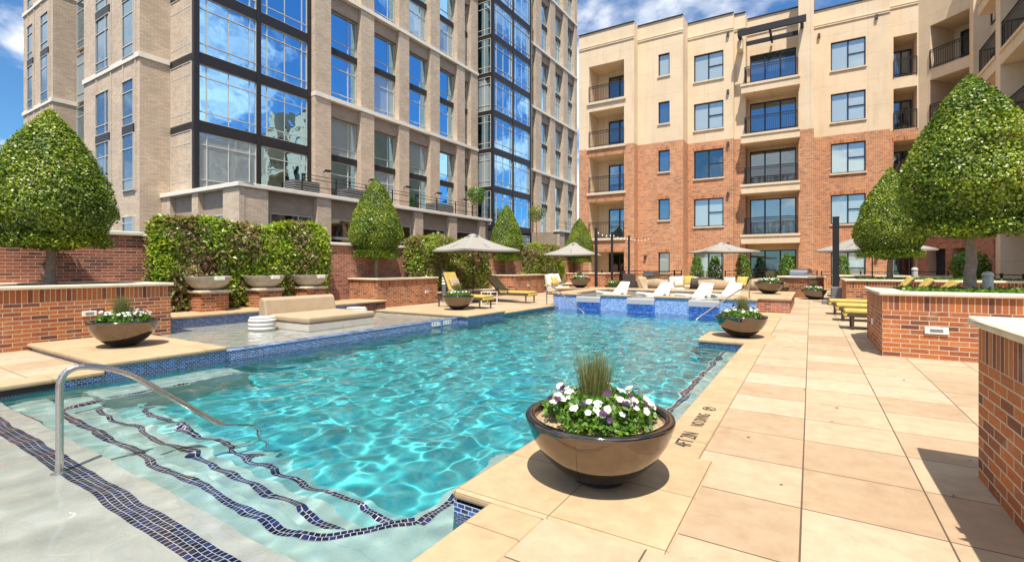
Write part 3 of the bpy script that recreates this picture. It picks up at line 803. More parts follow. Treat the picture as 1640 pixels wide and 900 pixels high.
# ------------------------------------------------------------------ flower bowls
bp = thing('flower_bowl', 'proto', 'flower bowl', group='glazed bowls of white pansies')
mb = MB()
prof = [(0.0, 0.012), (0.14, 0.012), (0.165, 0.02), (0.20, 0.035), (0.29, 0.10), (0.365, 0.18), (0.42, 0.27), (0.452, 0.36), (0.46, 0.385), (0.456, 0.398), (0.445, 0.402), (0.405, 0.40), (0.398, 0.39), (0.39, 0.33)]
mb.lathe(prof, 72); mb.build('bowl', 'bowl', bp, weld=True)
mb = MB(); mb.lathe([(0.16, 0.0), (0.15, 0.014)], 32); mb.lathe([(0, 0), (0.16, 0)], 32); mb.build('foot', 'blackpaint', bp)
mb = MB(); mb.lathe([(0.396, 0.352), (0.3, 0.372), (0.15, 0.382), (0, 0.385)], 40); mb.build('gravel', 'gravel', bp)
rg = np.random.default_rng(77)
n = 4200; a = rg.uniform(0, 6.283, n); r = 0.335 * np.sqrt(rg.uniform(0, 1, n)); hz = 0.39 + rg.uniform(0, 0.125, n) * (1 - (r / 0.36) ** 3)
P = np.stack([r * np.cos(a), r * np.sin(a), hz], 1); N = np.stack([np.cos(a) * 0.5, np.sin(a) * 0.5, np.full(n, 0.9)], 1)
P[:, 2] += clump(P, 22, 5) * 0.025; ok = clump(P, 30, 6) > -0.45; P, N = P[ok], N[ok]
link('foliage', leaf_mesh('pansy_foliage', P, N, 0.042, 0.013, 'bright', 5, 0.5, 0.5), bp)


def flower_mesh(name, spots, size, mat, seed):
    rg = np.random.default_rng(seed); V = []; rn = []
    for (x, y, z) in spots:
        n_ = np.array([x * 1.4, y * 1.4 - 0.25, 0.75]) + rg.normal(0, 0.3, 3); n_ /= np.linalg.norm(n_)
        t_ = np.cross(n_, [0.3, 0.2, 1.0]); t_ /= np.linalg.norm(t_); b_ = np.cross(n_, t_); c = np.array([x, y, z]); s_ = size * rg.uniform(0.75, 1.15); off = rg.uniform(0, 6.28)
        for k in range(5):
            a_ = off + k * 1.2566; d = math.cos(a_) * t_ + math.sin(a_) * b_; e = -math.sin(a_) * t_ + math.cos(a_) * b_
            V += [c, c + d * s_ * 0.65 + e * s_ * 0.52 + n_ * s_ * rg.uniform(.05, .3), c + d * s_ * 1.0 + n_ * s_ * rg.uniform(0, .25), c + d * s_ * 0.65 - e * s_ * 0.52 + n_ * s_ * rg.uniform(.05, .3)]
            rn.append(rg.uniform(0, 0.9))
        for k in range(1):
            V += [c + n_ * .006 + t_ * s_ * .16, c + n_ * .006 + b_ * s_ * .16, c + n_ * .006 - t_ * s_ * .16, c + n_ * .006 - b_ * s_ * .16]; rn.append(0.97)
    return quads_mesh(name, np.array(V), mat, rn)


def spots(n_, rmin, rmax, seed, z0, z1):
    rg = np.random.default_rng(seed); out = []
    while len(out) < n_:
        a_ = (len(out) + rg.uniform(-0.9, 0.9)) * 2.39996; r_ = rmin + (rmax - rmin) * math.sqrt(rg.uniform(0, 1)); z_ = rg.uniform(z0, z1) - 0.05 * (r_ / 0.36) ** 3
        out.append((r_ * math.cos(a_), r_ * math.sin(a_), z_))
    return out


tag(link('white_blossoms', flower_mesh('white_blossoms', spots(62, 0.12, 0.335, 8, 0.505, 0.56), 0.027, 'petal', 3), bp), kind='stuff')
tag(link('purple_blossoms', flower_mesh('purple_blossoms', spots(20, 0.08, 0.34, 18, 0.49, 0.59), 0.023, 'purple', 4), bp), kind='stuff')
n = 1300; rg = np.random.default_rng(9); a = rg.uniform(0, 6.283, n); r = 0.075 * np.sqrt(rg.uniform(0, 1, n))
V = []
for k in range(n):
    bx, by = r[k] * math.cos(a[k]) - 0.02, r[k] * math.sin(a[k]) + 0.03; h_ = 0.13 + 0.26 * rg.uniform(0, 1) ** 1.3; ln = rg.normal(0, 0.05, 2) * (h_ / 0.3)
    q = rg.uniform(0, 6.28); wx, wy = 0.0020 * math.cos(q), 0.0020 * math.sin(q)
    V += [(bx - wx, by - wy, 0.40), (bx + wx, by + wy, 0.40), (bx + ln[0] + wx * .3, by + ln[1] + wy * .3, 0.40 + h_), (bx + ln[0] - wx * .3, by + ln[1] - wy * .3, 0.40 + h_)]
tag(link('grass_tuft', quads_mesh('grass_tuft', np.array(V), 'grass', rg.uniform(0, 1, n)), bp), kind='stuff')
bl = [((-1.13, 2.86, 0.006), 'biggest looking flower bowl, in the foreground on the right pool corner'),
      ((-9.05, 3.2, 0.105), 'flower bowl on the pale slab at the left of the pool'),
      ((-8.62, 11.0, 0.105), 'flower bowl in front of the yellow lounger with a pillow'),
      ((-1.12, 10.05, 0.006), 'flower bowl at the pool corner by the right far handrail'),
      ((-1.2, 18.5, 0.42), 'flower bowl on the right rim of the spa'),
      ((0.12, 23.4, 0.0), 'flower bowl on the walkway in front of the grill island'),
      ((-8.6, 19.6, 0.42), 'flower bowl on the left rim of the spa by the cream lounge chair')]
for i, (loc, lab) in enumerate(bl):
    if i == 0: bp.location = loc; bp['label'] = lab; bp.rotation_euler = (0, 0, 0.5)
    else: dup(bp, loc, 0.5 + i * 1.1, lab)

# ------------------------------------------------------------------ handrails
def bend(pts, r, n=6):
    P = [Vector(p) for p in pts]; out = [P[0]]
    for i in range(1, len(P) - 1):
        a, b_, c = P[i - 1], P[i], P[i + 1]; rr = min(r, (a - b_).length * 0.48, (c - b_).length * 0.48)
        p0 = b_ + (a - b_).normalized() * rr; p2 = b_ + (c - b_).normalized() * rr
        for k in range(n + 1):
            t_ = k / n; out.append(p0 * (1 - t_) ** 2 + b_ * 2 * t_ * (1 - t_) + p2 * t_ ** 2)
    out.append(P[-1]); return out


def rail(label, pts, r, flanges, rad=0.2):
    t_ = thing('pool_handrail', label, 'handrail', group='steel pool handrails')
    mb = MB(); mb.tube(bend(pts, rad, 9), r, 16); mb.build('tube', 'steel', t_)
    for f_ in flanges:
        mb = MB(); mb.lathe([(r * 2.0, 0), (r * 2.0, 0.012), (r * 1.2, 0.028), (r * 0.9, 0.03)], 20, f_); mb.build('flange', 'steel', t_)


rail('thick steel handrail at the front left leading down the pool steps', [(-4.70, 1.27, -0.35), (-4.70, 1.27, 0.60), (-4.66, 1.62, 0.52), (-4.56, 2.35, -0.12), (-4.5, 2.66, -0.34), (-4.5, 2.72, -1.1)], 0.0235, [(-4.70, 1.27, -0.35)], 0.26)
rail('far left steel handrail beside the spa and the cream lounge chair', [(-7.85, 15.0, 0.0), (-7.85, 15.0, 0.74), (-7.45, 14.8, 0.62), (-6.1, 14.2, -0.12), (-5.9, 14.1, -0.35)], 0.021, [(-7.85, 15.0, 0.0)])
rail('far right steel handrail beside the brick end of the spa', [(-1.5, 15.45, 0.0), (-1.5, 15.45, 0.76), (-1.75, 15.15, 0.66), (-2.68, 13.95, -0.12), (-2.8, 13.8, -0.35)], 0.021, [(-1.5, 15.45, 0.0)])

# ------------------------------------------------------------------ writing on the coping
def text_mesh(s, size):
    cu = bpy.data.curves.new('txt', 'FONT'); cu.body = s; cu.size = size; cu.align_x = 'CENTER'; cu.align_y = 'CENTER'
    o = bpy.data.objects.new('txt', cu); COL.objects.link(o)
    bpy.context.view_layer.update()
    me = bpy.data.meshes.new_from_object(o.evaluated_get(bpy.context.evaluated_depsgraph_get()))
    bpy.data.objects.remove(o); bpy.data.curves.remove(cu)
    return me


for s, sz, x, y, lab, sx in [('4FT 2IN', 0.135, -0.80, 3.85, 'black depth lettering 4FT 2IN on the right pool coping', 0.78), ('NO DIVING', 0.115, -0.80, 4.40, 'black lettering NO DIVING on the right pool coping', 0.66)]:
    me = text_mesh(s, sz); me.materials.append(M['blackpaint'])
    o = link('coping_lettering', me); o.location = (x, y, 0.0075); o.rotation_euler = (0, 0, R(90)); o.scale = (sx, 1.25, 1); tag(o, lab, 'lettering')
mb = MB()
for k in range(28):
    a, b_ = 6.2832 * k / 28, 6.2832 * (k + 1) / 28
    mb.quad([(0.058 * math.cos(a), 0.058 * math.sin(a), 0), (0.058 * math.cos(b_), 0.058 * math.sin(b_), 0), (0.048 * math.cos(b_), 0.048 * math.sin(b_), 0), (0.048 * math.cos(a), 0.048 * math.sin(a), 0)][::-1])
mb.quad([(-0.040, 0.032, 0.0006), (-0.032, 0.040, 0.0006), (0.040, -0.032, 0.0006), (0.032, -0.040, 0.0006)][::-1])
mb.quad([(-0.02, -0.03, 0.0002), (0.0, 0.022, 0.0002), (-0.01, 0.03, 0.0002), (-0.035, -0.02, 0.0002)][::-1])
o = mb.build('no_diving_symbol', 'blackpaint'); o.location = (-0.80, 4.78, 0.0075); tag(o, 'round black no diving symbol on the right pool coping', 'symbol')

mk = thing('depth_marker', 'white depth marker tiles 4FT 2IN on the blue spill edge', 'depth marker', (-7.642, 9.1, -0.035))
for k, ch in enumerate('4FT 2IN'):
    y = (k - 3) * 0.105
    if ch == ' ': continue
    mb = MB(); mb.box(0, 0.008, y - 0.048, y + 0.048, -0.055, 0.045); mb.build('white_tile', 'white', mk)
    me = text_mesh(ch, 0.10); me.materials.append(M['blackpaint'])
    o = link('digit', me, mk); o.location = (0.0095, y, -0.004); o.rotation_euler = (R(90), 0, R(90))

# ------------------------------------------------------------------ yellow loungers
def lounger(label, loc, rz, back='yellow', ang=52, pillow=False):
    """feet towards local +x, head at -x, 1.95 m long"""
    t_ = thing('chaise_lounge', label, 'lounger', loc, rz, 'yellow cushioned chaise lounges')
    mb = MB()
    mb.box(-0.95, 0.95, -0.33, -0.285, 0.27, 0.33); mb.box(-0.95, 0.95, 0.285, 0.33, 0.27, 0.33)
    mb.box(0.91, 0.95, -0.285, 0.285, 0.27, 0.33); mb.box(-0.95, -0.91, -0.285, 0.285, 0.27, 0.33)
    for k in range(9): mb.box(-0.85 + k * 0.2, -0.80 + k * 0.2, -0.285, 0.285, 0.29, 0.31)
    mb.build('frame', 'bronze', t_, bevel=0.006)
    for x in (-0.80, 0.86):
        for y in (-0.308, 0.308):
            mb = MB(); mb.tube([(x, y, 0.0), (x, y, 0.27)], [0.022, 0.03], 8); mb.build('leg', 'bronze', t_)
    for y in (-0.33, 0.33):
        mb = MB(); mb.tube(bend([(-0.35, y, 0.33), (-0.35, y, 0.56), (0.05, y, 0.54), (0.12, y, 0.33)], 0.05), 0.016, 8); mb.build('armrest', 'bronze', t_)
    mb = MB(); mb.box(-0.30, 1.0, -0.30, 0.30, 0.332, 0.42); mb.box(0.93, 1.02, -0.30, 0.30, 0.26, 0.34); mb.build('seat_cushion', 'yellow', t_, bevel=0.035, seg=4)
    a = R(ang); L = 0.86
    mb = MB(); mb.T = Matrix.Translation((-0.32, 0, 0.345)) @ Matrix.Rotation(a, 4, 'Y')
    prof_ = [(-L, -0.20), (-L + 0.0, 0.20)]
    mb.box(-L, 0.0, -0.30, 0.30, 0.0, 0.085); mb.build('back_cushion', back, t_, bevel=0.04, seg=4)
    mb = MB(); mb.T = Matrix.Translation((-0.32, 0, 0.345)) @ Matrix.Rotation(a, 4, 'Y')
    mb.box(-L + 0.03, 0.0, -0.29, -0.26, -0.03, -0.003); mb.box(-L + 0.03, 0.0, 0.26, 0.29, -0.03, -0.003); mb.box(-L + 0.03, -L + 0.06, -0.26, 0.26, -0.03, -0.003); mb.build('back_frame', 'bronze', t_)
    if pillow:
        mb = MB(); mb.T = Matrix.Translation((-0.32, 0, 0.345)) @ Matrix.Rotation(a, 4, 'Y')
        mb.box(-L * 0.70, -L * 0.36, -0.22, 0.22, 0.087, 0.18)
        q = mb.build('headrest_pillow', 'tan', t_, bevel=0.045, seg=4)
    return t_


lounger('yellow chaise lounge with a tan pillow behind the flower bowl', (-9.72, 12.7, 0), R(0), 'yellow', 66, True)
lounger('chaise lounge with a shade-toned back and yellow seat beside the white side table', (-9.72, 15.6, 0), R(0), 'shade_toned', 46)
lounger('yellow chaise lounge nearest the camera on the right walkway', (1.62, 12.75, 0), R(180))
lounger('second yellow chaise lounge on the right walkway', (1.55, 14.6, 0), R(180))
lounger('third yellow chaise lounge on the right, close to the middle planter', (1.45, 16.4, 0), R(180))

t_ = thing('side_table', 'small white slatted side table between the two left loungers', 'side table', (-9.7, 14.15, 0))
mb = MB()
for k in range(5): mb.box(-0.22 + k * 0.09, -0.14 + k * 0.09, -0.22, 0.22, 0.43, 0.455)
mb.build('tabletop', 'white', t_)
for x in (-0.2, 0.2):
    for y in (-0.2, 0.2):
        mb = MB(); mb.box(x - 0.015, x + 0.015, y - 0.015, y + 0.015, 0, 0.43); mb.build('leg', 'white', t_)

# ------------------------------------------------------------------ parasols
def parasol(label, loc, rz, side, top, edge, pole_r=0.02):
    t_ = thing('market_parasol', label, 'parasol', loc, rz, 'grey canvas parasols')
    h = side / 2; n_ = 12
    mb = MB()
    cor = [(-h, -h), (h, -h), (h, h), (-h, h)]
    for k in range(4):
        (ax, ay), (bx, by) = cor[k], cor[(k + 1) % 4]
        for i in range(n_):
            for j in range(n_):
                def pt(u, v):
                    u = max(u, 0.0); s_ = 0.04 + 0.96 * u
                    x = (ax * (1 - v) + bx * v) * s_; y = (ay * (1 - v) + by * v) * s_
                    sag = 0.07 * math.sin(math.pi * u) + 0.075 * math.sin(math.pi * v) * u ** 1.5
                    inn = 1 - 0.03 * math.sin(math.pi * v) * u
                    return (x * inn, y * inn, top - (top - edge) * u + -sag + 0.075 * math.sin(math.pi * v) * u * 0.6)
                u0, u1, v0, v1 = i / n_, (i + 1) / n_, j / n_, (j + 1) / n_
                mb.quad([pt(u0, v0), pt(u1, v0), pt(u1, v1), pt(u0, v1)], [(0, 0)] * 4, 0, True)
        for j in range(n_):
            v0, v1 = j / n_, (j + 1) / n_
            a, b_ = pt(1, v0), pt(1, v1)
            mb.quad([a, (a[0] * 1.0, a[1] * 1.0, a[2] - 0.06), (b_[0], b_[1], b_[2] - 0.06), b_], [(0, 0)] * 4, 0)
    o = mb.build('canopy', 'canopy', t_, weld=True)
    md = o.modifiers.new('thick', 'SOLIDIFY'); md.thickness = 0.006
    mb = MB(); mb.lathe([(0.28, top - 0.075), (0.1, top + 0.005), (0.0, top + 0.03)], 4); mb.build('vent_cap', 'canopy', t_)
    mb = MB(); mb.tube([(0, 0, 0.0), (0, 0, top + 0.04)], pole_r, 10); mb.build('pole', 'dark', t_)
    for cx_, cy_ in cor + [(0, -h), (h, 0), (0, h), (-h, 0)]:
        mb = MB(); mb.tube([(cx_ * 0.05, cy_ * 0.05, top - 0.10), (cx_ * 0.97, cy_ * 0.97, edge - 0.05)], 0.009, 5); mb.build('rib', 'dark', t_)
    mb = MB(); mb.lathe([(0.30, 0.0), (0.30, 0.05), (0.05, 0.075), (0.04, 0.3), (0.0, 0.3)], 28); mb.build('base', 'dark', t_)


parasol('left parasol standing between the two yellow loungers', (-11.0, 14.95, 0), R(58 + 45 - 31), 2.55, 2.58, 1.98)
parasol('second parasol, behind the cream lounge chair at left', (-10.4, 22.9, 0), R(14), 2.55, 2.58, 1.98)
parasol('parasol in front of the red facade above the sofas', (-4.0, 27.6, 0), R(32), 2.7, 2.62, 2.15)
parasol('right parasol half hidden by the smaller right topiary', (2.05, 23.4, 0), R(40), 2.75, 2.75, 2.0)

# ------------------------------------------------------------------ daybed and stools on the ledge
db = thing('daybed', 'tan upholstered daybed on a pale stone base in the shallow water', 'daybed', (-9.15, 6.9, -0.2))
mb = MB(); mb.box(-0.75, 0.65, -0.85, 0.0, 0.0, 0.375); mb.box(-0.75, 0.65, 0.006, 0.85, 0.0, 0.375); mb.build('base', 'stonebox', db, bevel=0.006)
mb = MB(); mb.box(-0.68, 0.66, -0.87, 0.87, 0.378, 0.52); mb.build('mattress', 'tan', db, bevel=0.05, seg=4)
mb = MB(); mb.prism([(-1.02, 0.378), (-0.70, 0.378), (-0.735, 0.52), (-0.80, 0.80), (-0.86, 0.86), (-0.95, 0.86), (-1.02, 0.80)], -0.90, 0.90); mb.build('bolster', 'tan', db, bevel=0.035, seg=4)
for i, (x, y, lab) in enumerate([(-9.55, 5.72, 'white ribbed stool in the water in front of the daybed'), (-9.75, 8.3, 'white ribbed stool in the water behind the daybed')]):
    t_ = thing('ribbed_stool', lab, 'stool', (x, y, -0.2), 0, 'white ribbed stools on the ledge')
    pr = [(0.0, 0.0)]
    for k in range(6):
        z = k * 0.08; pr += [(0.225, z), (0.255, z + 0.018), (0.262, z + 0.04), (0.255, z + 0.062), (0.225, z + 0.078)]
    pr += [(0.2, 0.49), (0, 0.492)]
    mb = MB(); mb.lathe(pr, 36); o = mb.build('ringed_body', 'whitestool', t_, weld=True)
    mb = MB(); mb.lathe([(0.235, 0.486), (0.24, 0.495), (0.235, 0.505), (0, 0.507)], 36); mb.build('lid', 'whitestool', t_)

# ------------------------------------------------------------------ white in-water loungers in the spa
def ledge_lounger(label, x, y, rz=0.0):
    mb = MB()
    top = [(-0.72, 0.50), (-0.66, 0.52), (-0.45, 0.50), (-0.15, 0.44), (0.02, 0.43), (0.12, 0.47), (0.30, 0.66), (0.47, 0.86), (0.52, 0.89)]
    bot = [(0.56, 0.86), (0.46, 0.60), (0.38, 0.36), (0.30, 0.34), (0.25, 0.40), (0.19, 0.46), (0.12, 0.40), (0.07, 0.33), (-0.2, 0.31), (-0.5, 0.34), (-0.72, 0.44)]
    pr = (top + bot)[::-1]
    for (xa, za), (xb, zb) in [((0.2, 0), (0.3, 0.4))]: pass
    mb.prism(pr, -0.34, 0.34, 0)
    mb.box(-0.5, -0.3, -0.3, 0.3, 0.0, 0.36); mb.box(0.28, 0.38, -0.3, 0.3, 0.0, 0.37)
    o = mb.build('water_lounger', 'white', None, bevel=0.02, seg=3); o.location = (x, y, -0.02); o.rotation_euler = (0, 0, rz); o.scale = (0.86, 0.86, 0.92)
    tag(o, label, 'water lounger', 'white loungers standing in the spa')


ledge_lounger('leftmost white moulded lounger standing in the spa', -6.1, 17.0, R(48))
ledge_lounger('white moulded lounger in the spa, second from the left', -4.6, 17.0, R(48))
ledge_lounger('white moulded lounger in the spa, third from the left', -3.2, 16.7, R(48))
ledge_lounger('white moulded lounger in the spa behind the right handrail', -1.9 - 0.55, 17.6, R(48))

# ------------------------------------------------------------------ lounge furniture behind the spa
def sling_seat(name, label, cat, loc, rz, wd, mat, group=None, hb=0.85, curve=0.0, legs=True, cush=None):
    t_ = thing(name, label, cat, loc, rz, group)
    mb = MB(); n_ = 14
    def sec(u):
        y = (u - 0.5) * wd
        bow = curve * (1 - (2 * u - 1) ** 2)
        return [(0.42, y, 0.30), (0.40 , y, 0.40), (-0.05, y, 0.36), (-0.22 - bow * .6, y, 0.44), (-0.38 - bow, y, hb * 0.8), (-0.45 - bow, y, hb - 0.05 * abs(2 * u - 1)), (-0.52 - bow, y, hb - 0.05 * abs(2 * u - 1)), (-0.46 - bow, y, hb * 0.6), (-0.34 - bow * .6, y, 0.16), (0.1, y, 0.14), (0.40, y, 0.22)]
    S = [sec(k / n_) for k in range(n_ + 1)]; m_ = len(S[0])
    for i in range(n_):
        for j in range(m_):
            k = (j + 1) % m_
            mb.quad([S[i][j], S[i][k], S[i + 1][k], S[i + 1][j]], [(0, 0)] * 4, 0, True)
    mb.quad(S[0], None); mb.quad(S[-1][::-1], None)
    mb.build('shell', mat, t_, weld=True)
    if legs:
        for x in (-0.32, 0.34):
            for y in (-wd / 2 + 0.06, wd / 2 - 0.06):
                mb = MB(); mb.tube([(x * 1.15, y * 1.05, 0), (x, y, 0.2)], 0.022, 7); mb.build('leg', 'bronze', t_)
    if cush:
        mb = MB(); mb.box(-0.12, 0.42, -wd / 2 + 0.05, wd / 2 - 0.05, 0.39, 0.48); mb.build('seat_cushion', cush, t_, bevel=0.04, seg=3)
    return t_


def pillow(label, loc, rot, s, mat):
    mb = MB(); n_ = 8
    for sg in (1, -1):
        for i in range(n_):
            for j in range(n_):
                def pt(a, b_):
                    x, y = a * 2 - 1, b_ * 2 - 1
                    return (x * s / 2 * (1 - 0.07 * (1 - y * y)), y * s / 2 * (1 - 0.07 * (1 - x * x)), sg * 0.085 * ((1 - x ** 2) * (1 - y ** 2)) ** 0.42)
                q = [pt(i / n_, j / n_), pt((i + 1) / n_, j / n_), pt((i + 1) / n_, (j + 1) / n_), pt(i / n_, (j + 1) / n_)]
                mb.quad(q if sg > 0 else q[::-1], [(0, 0)] * 4, 0, True)
    o = mb.build('pillow', mat, None, weld=True); o.location = loc; o.rotation_euler = rot
    tag(o, label, 'pillow', 'scatter pillows on the lounge seats')


lc = sling_seat('lounge_chair', 'cream fabric lounge chair beside the far left handrail', 'lounge chair', (-10.5, 21.2, 0), R(-25), 0.8, 'cream', hb=1.0)
pillow('yellow pillow on the cream lounge chair at far left', (-10.62, 21.15, 0.66), (R(0), R(62), R(-25)), 0.44, 'yellow')
pillow('white pillow on the cream lounge chair at far left', (-10.68, 21.42, 0.78), (R(10), R(62), R(-20)), 0.5, 'white')
sling_seat('sling_chaise', 'tan sling chair at the left end of the sofa group', 'sling chair', (-6.05, 21.6, 0), R(-10), 0.75, 'tan', 'tan sling seats behind the spa', hb=0.92)
sling_seat('sling_chaise', 'wide tan sling chair with its back to the spa', 'sling chair', (-5.45, 21.2, 0), R(80), 0.95, 'tan', 'tan sling seats behind the spa', hb=0.84, curve=0.08)
sling_seat('two_seat_sofa', 'cream two seat sofa with yellow and white pillows', 'sofa', (-4.75, 22.4, 0), R(-70), 1.25, 'cream', hb=0.92, curve=0.1)
pillow('yellow pillow in the middle of the cream two seat sofa', (-4.62, 22.45, 0.72), (R(70), 0, R(10)), 0.46, 'yellow')
pillow('white pillow at the left end of the cream two seat sofa', (-5.05, 22.5, 0.70), (R(70), 0, R(30)), 0.46, 'cream')
wk = sling_seat('wicker_chair', 'round backed dark wicker chair among the tan seats', 'wicker chair', (-4.05, 21.7, 0), R(120), 0.95, 'wicker', hb=0.92, curve=0.18)
sling_seat('curved_sofa', 'curved tan sofa turned with its back to the pool', 'sofa', (-3.3, 21.2, 0), R(90), 1.15, 'tan', hb=0.84, curve=0.12)
sling_seat('corner_chair', 'tan woven chair with pillows at the right end of the sofa group', 'sofa', (-2.15, 21.4, 0), R(150), 0.95, 'tan', hb=0.90, curve=0.1)
pillow('yellow pillow on the tan woven chair at the right end', (-2.35, 21.35, 0.74), (R(64), 0, R(-20)), 0.46, 'yellow')
pillow('cream pillow leaning left of the yellow one on the woven chair', (-2.78, 21.4, 0.72), (R(60), 0, R(24)), 0.46, 'cream')

# dining chair, tables, grills
t_ = thing('wicker_dining_chair', 'boxy dark wicker armchair by the left grill cart', 'armchair', (-7.25, 22.6, 0), R(170))
mb = MB(); mb.box(-0.32, 0.32, -0.32, 0.32, 0.30, 0.42); mb.build('seat', 'wicker', t_, bevel=0.02)
mb = MB(); mb.box(-0.32, 0.32, 0.25, 0.33, 0.42, 1.0); mb.build('backrest', 'wicker', t_, bevel=0.02)
for x in (-0.32, 0.26):
    mb = MB(); mb.box(x, x + 0.06, -0.32, 0.25, 0.42, 0.66); mb.build('arm', 'wicker', t_, bevel=0.01)
for x in (-0.29, 0.29):
    for y in (-0.29, 0.29):
        mb = MB(); mb.box(x - 0.025, x + 0.025, y - 0.025, y + 0.025, 0, 0.30); mb.build('leg', 'wicker', t_)


def grill(label, loc, rz, brick):
    t_ = thing('grill_station', label, 'grill', loc, rz)
    if brick:
        mb = MB(); mb.box(-0.75, 0.75, -0.38, 0.38, 0, 0.86); mb.build('brick_base', 'brick', t_)
        mb = MB(); mb.box(-0.82, 0.82, -0.45, 0.45, 0.86, 0.93); mb.build('counter', 'whitestone', t_, bevel=0.015)
    else:
        mb = MB(); mb.box(-0.36, 0.36, -0.28, 0.28, 0.1, 0.82); mb.build('cabinet', 'grey', t_, bevel=0.01)
        mb = MB(); mb.box(-0.78, -0.37, -0.26, 0.26, 0.78, 0.82); mb.box(0.37, 0.78, -0.26, 0.26, 0.78, 0.82); mb.build('side_shelf', 'steel', t_)
    z = 0.93 if brick else 0.82
    mb = MB(); pr = [(0.27 * math.cos(R(a)), z + 0.02 + 0.30 * math.sin(R(a))) for a in range(0, 181, 15)]
    mb.T = Matrix.Rotation(R(90), 4, 'Z'); mb.prism(pr, -0.36, 0.36, 0, True); mb.build('lid', 'steel', t_)
    mb = MB(); mb.tube([(-0.28, -0.29, z + 0.12), (0.28, -0.29, z + 0.12)], 0.012, 8); mb.build('handle', 'steel', t_)
    mb = MB(); mb.box(-0.36, 0.36, -0.30, -0.27, z - 0.16, z); mb.build('control_panel', 'steel', t_)


grill('steel grill cart beside the boxy wicker armchair', (-6.55, 23.4, 0), R(-30), False)
grill('steel lidded grill on a brick island beside the dark pole', (-0.35, 24.6, 0), R(-25), True)

t_ = thing('bar_table', 'small square dark pedestal table right of the grill cart', 'table', (-5.95, 22.9, 0))
mb = MB(); mb.box(-0.3, 0.3, -0.3, 0.3, 0.78, 0.82); mb.build('tabletop', 'wicker', t_, bevel=0.008)
mb = MB(); mb.box(-0.16, 0.16, -0.16, 0.16, 0.0, 0.78); mb.build('pedestal', 'concrete', t_, bevel=0.01)

# low flower troughs
for x, y, lab in [(-7.9, 22.2, 'dark low trough of flowers left of the boxy wicker armchair'), (-1.3, 23.8, 'dark low trough of flowers left of the grill island')]:
    t_ = thing('flower_trough', lab, 'planter', (x, y, 0), R(10), 'dark flower troughs')
    mb = MB(); mb.lathe([(0, 0), (0.38, 0), (0.55, 0.46), (0.51, 0.46), (0.50, 0.42), (0, 0.42)], 4); mb.build('trough', 'bronze', t_)
    rg = np.random.default_rng(int(y * 10)); n = 900
    P = np.stack([rg.uniform(-.34, .34, n), rg.uniform(-.34, .34, n), rg.uniform(.43, .62, n)], 1)
    link('foliage', leaf_mesh('trough_foliage', P, np.tile(np.array([[0, 0, 1.0]]), (n, 1)), 0.09, 0.016, 'bright', 6, 0.4, 1.2), t_)
    tag(link('white_blossoms', flower_mesh('trough_blossoms', [(rg.uniform(-.33, .33), rg.uniform(-.33, .33), rg.uniform(.55, .64)) for k in range(26)], 0.04, 'petal', 6), t_), kind='stuff')

# ------------------------------------------------------------------ posts with string lights, bollards
posts = []
for i, (x, y, h, wd, lab) in enumerate([(-8.4, 20.95, 3.1, 0.11, 'nearest of the three slim posts holding string lights at left'), (-8.6, 23.6, 3.1, 0.1, 'middle of the three slim posts holding string lights at left'), (-8.8, 26.9, 3.1, 0.1, 'farthest of the three slim posts holding string lights at left'),
                                        (0.78, 21.0, 3.12, 0.2, 'thick dark square pole on a heavy footing beside the right planters')]):
    t_ = thing('light_post', lab, 'post', (x, y, 0.0), 0, 'dark posts for string lights')
    mb = MB(); mb.box(-wd / 2, wd / 2, -wd / 2, wd / 2, 0, h); mb.build('shaft', 'dark', t_, bevel=0.008)
    if i == 3:
        mb = MB(); mb.box(-0.42, 0.42, -0.42, 0.42, 0, 0.1); mb.box(-0.16, 0.16, -0.95, -0.12, 0.1, 0.62); mb.build('footing', 'grey', t_, bevel=0.01)
    else:
        mb = MB(); mb.box(-0.14, 0.14, -0.14, 0.14, 0, 0.03); mb.build('base_plate', 'dark', t_)
    mb = MB(); mb.box(-wd / 2 - 0.01, wd / 2 + 0.01, -wd / 2 - 0.01, wd / 2 + 0.01, h, h + 0.02); mb.build('cap', 'dark', t_)
    posts.append((x, y, h))


def string_light(label, a, b_, sag, nb):
    t_ = thing('string_lights', label, 'string lights', group='strings of bare bulbs')
    A, B = Vector(a), Vector(b_); pts = []
    for k in range(25):
        u = k / 24; p = A.lerp(B, u); p.z -= sag * 4 * u * (1 - u); pts.append(p)
    mb = MB(); mb.tube(pts, 0.006, 5); mb.build('cable', 'dark', t_)
    for k in range(nb):
        u = (k + 0.5) / nb; p = A.lerp(B, u); p.z -= sag * 4 * u * (1 - u)
        mb = MB(); mb.lathe([(0.012, -0.02), (0.013, -0.06), (0.03, -0.09), (0.032, -0.11), (0.018, -0.135), (0, -0.14)], 8, p); o = mb.build('bulb', 'white', t_)


string_light('string lights from the nearest to the middle slim post', (-8.4, 20.95, 3.05), (-8.6, 23.6, 3.05), 0.12, 4)
string_light('string lights from the middle to the farthest slim post', (-8.6, 23.6, 3.05), (-8.8, 26.9, 3.05), 0.12, 5)
string_light('string lights from the farthest slim post to the brick facade', (-8.8, 26.9, 3.05), (-8.9, 31.45, 3.3), 0.14, 6)


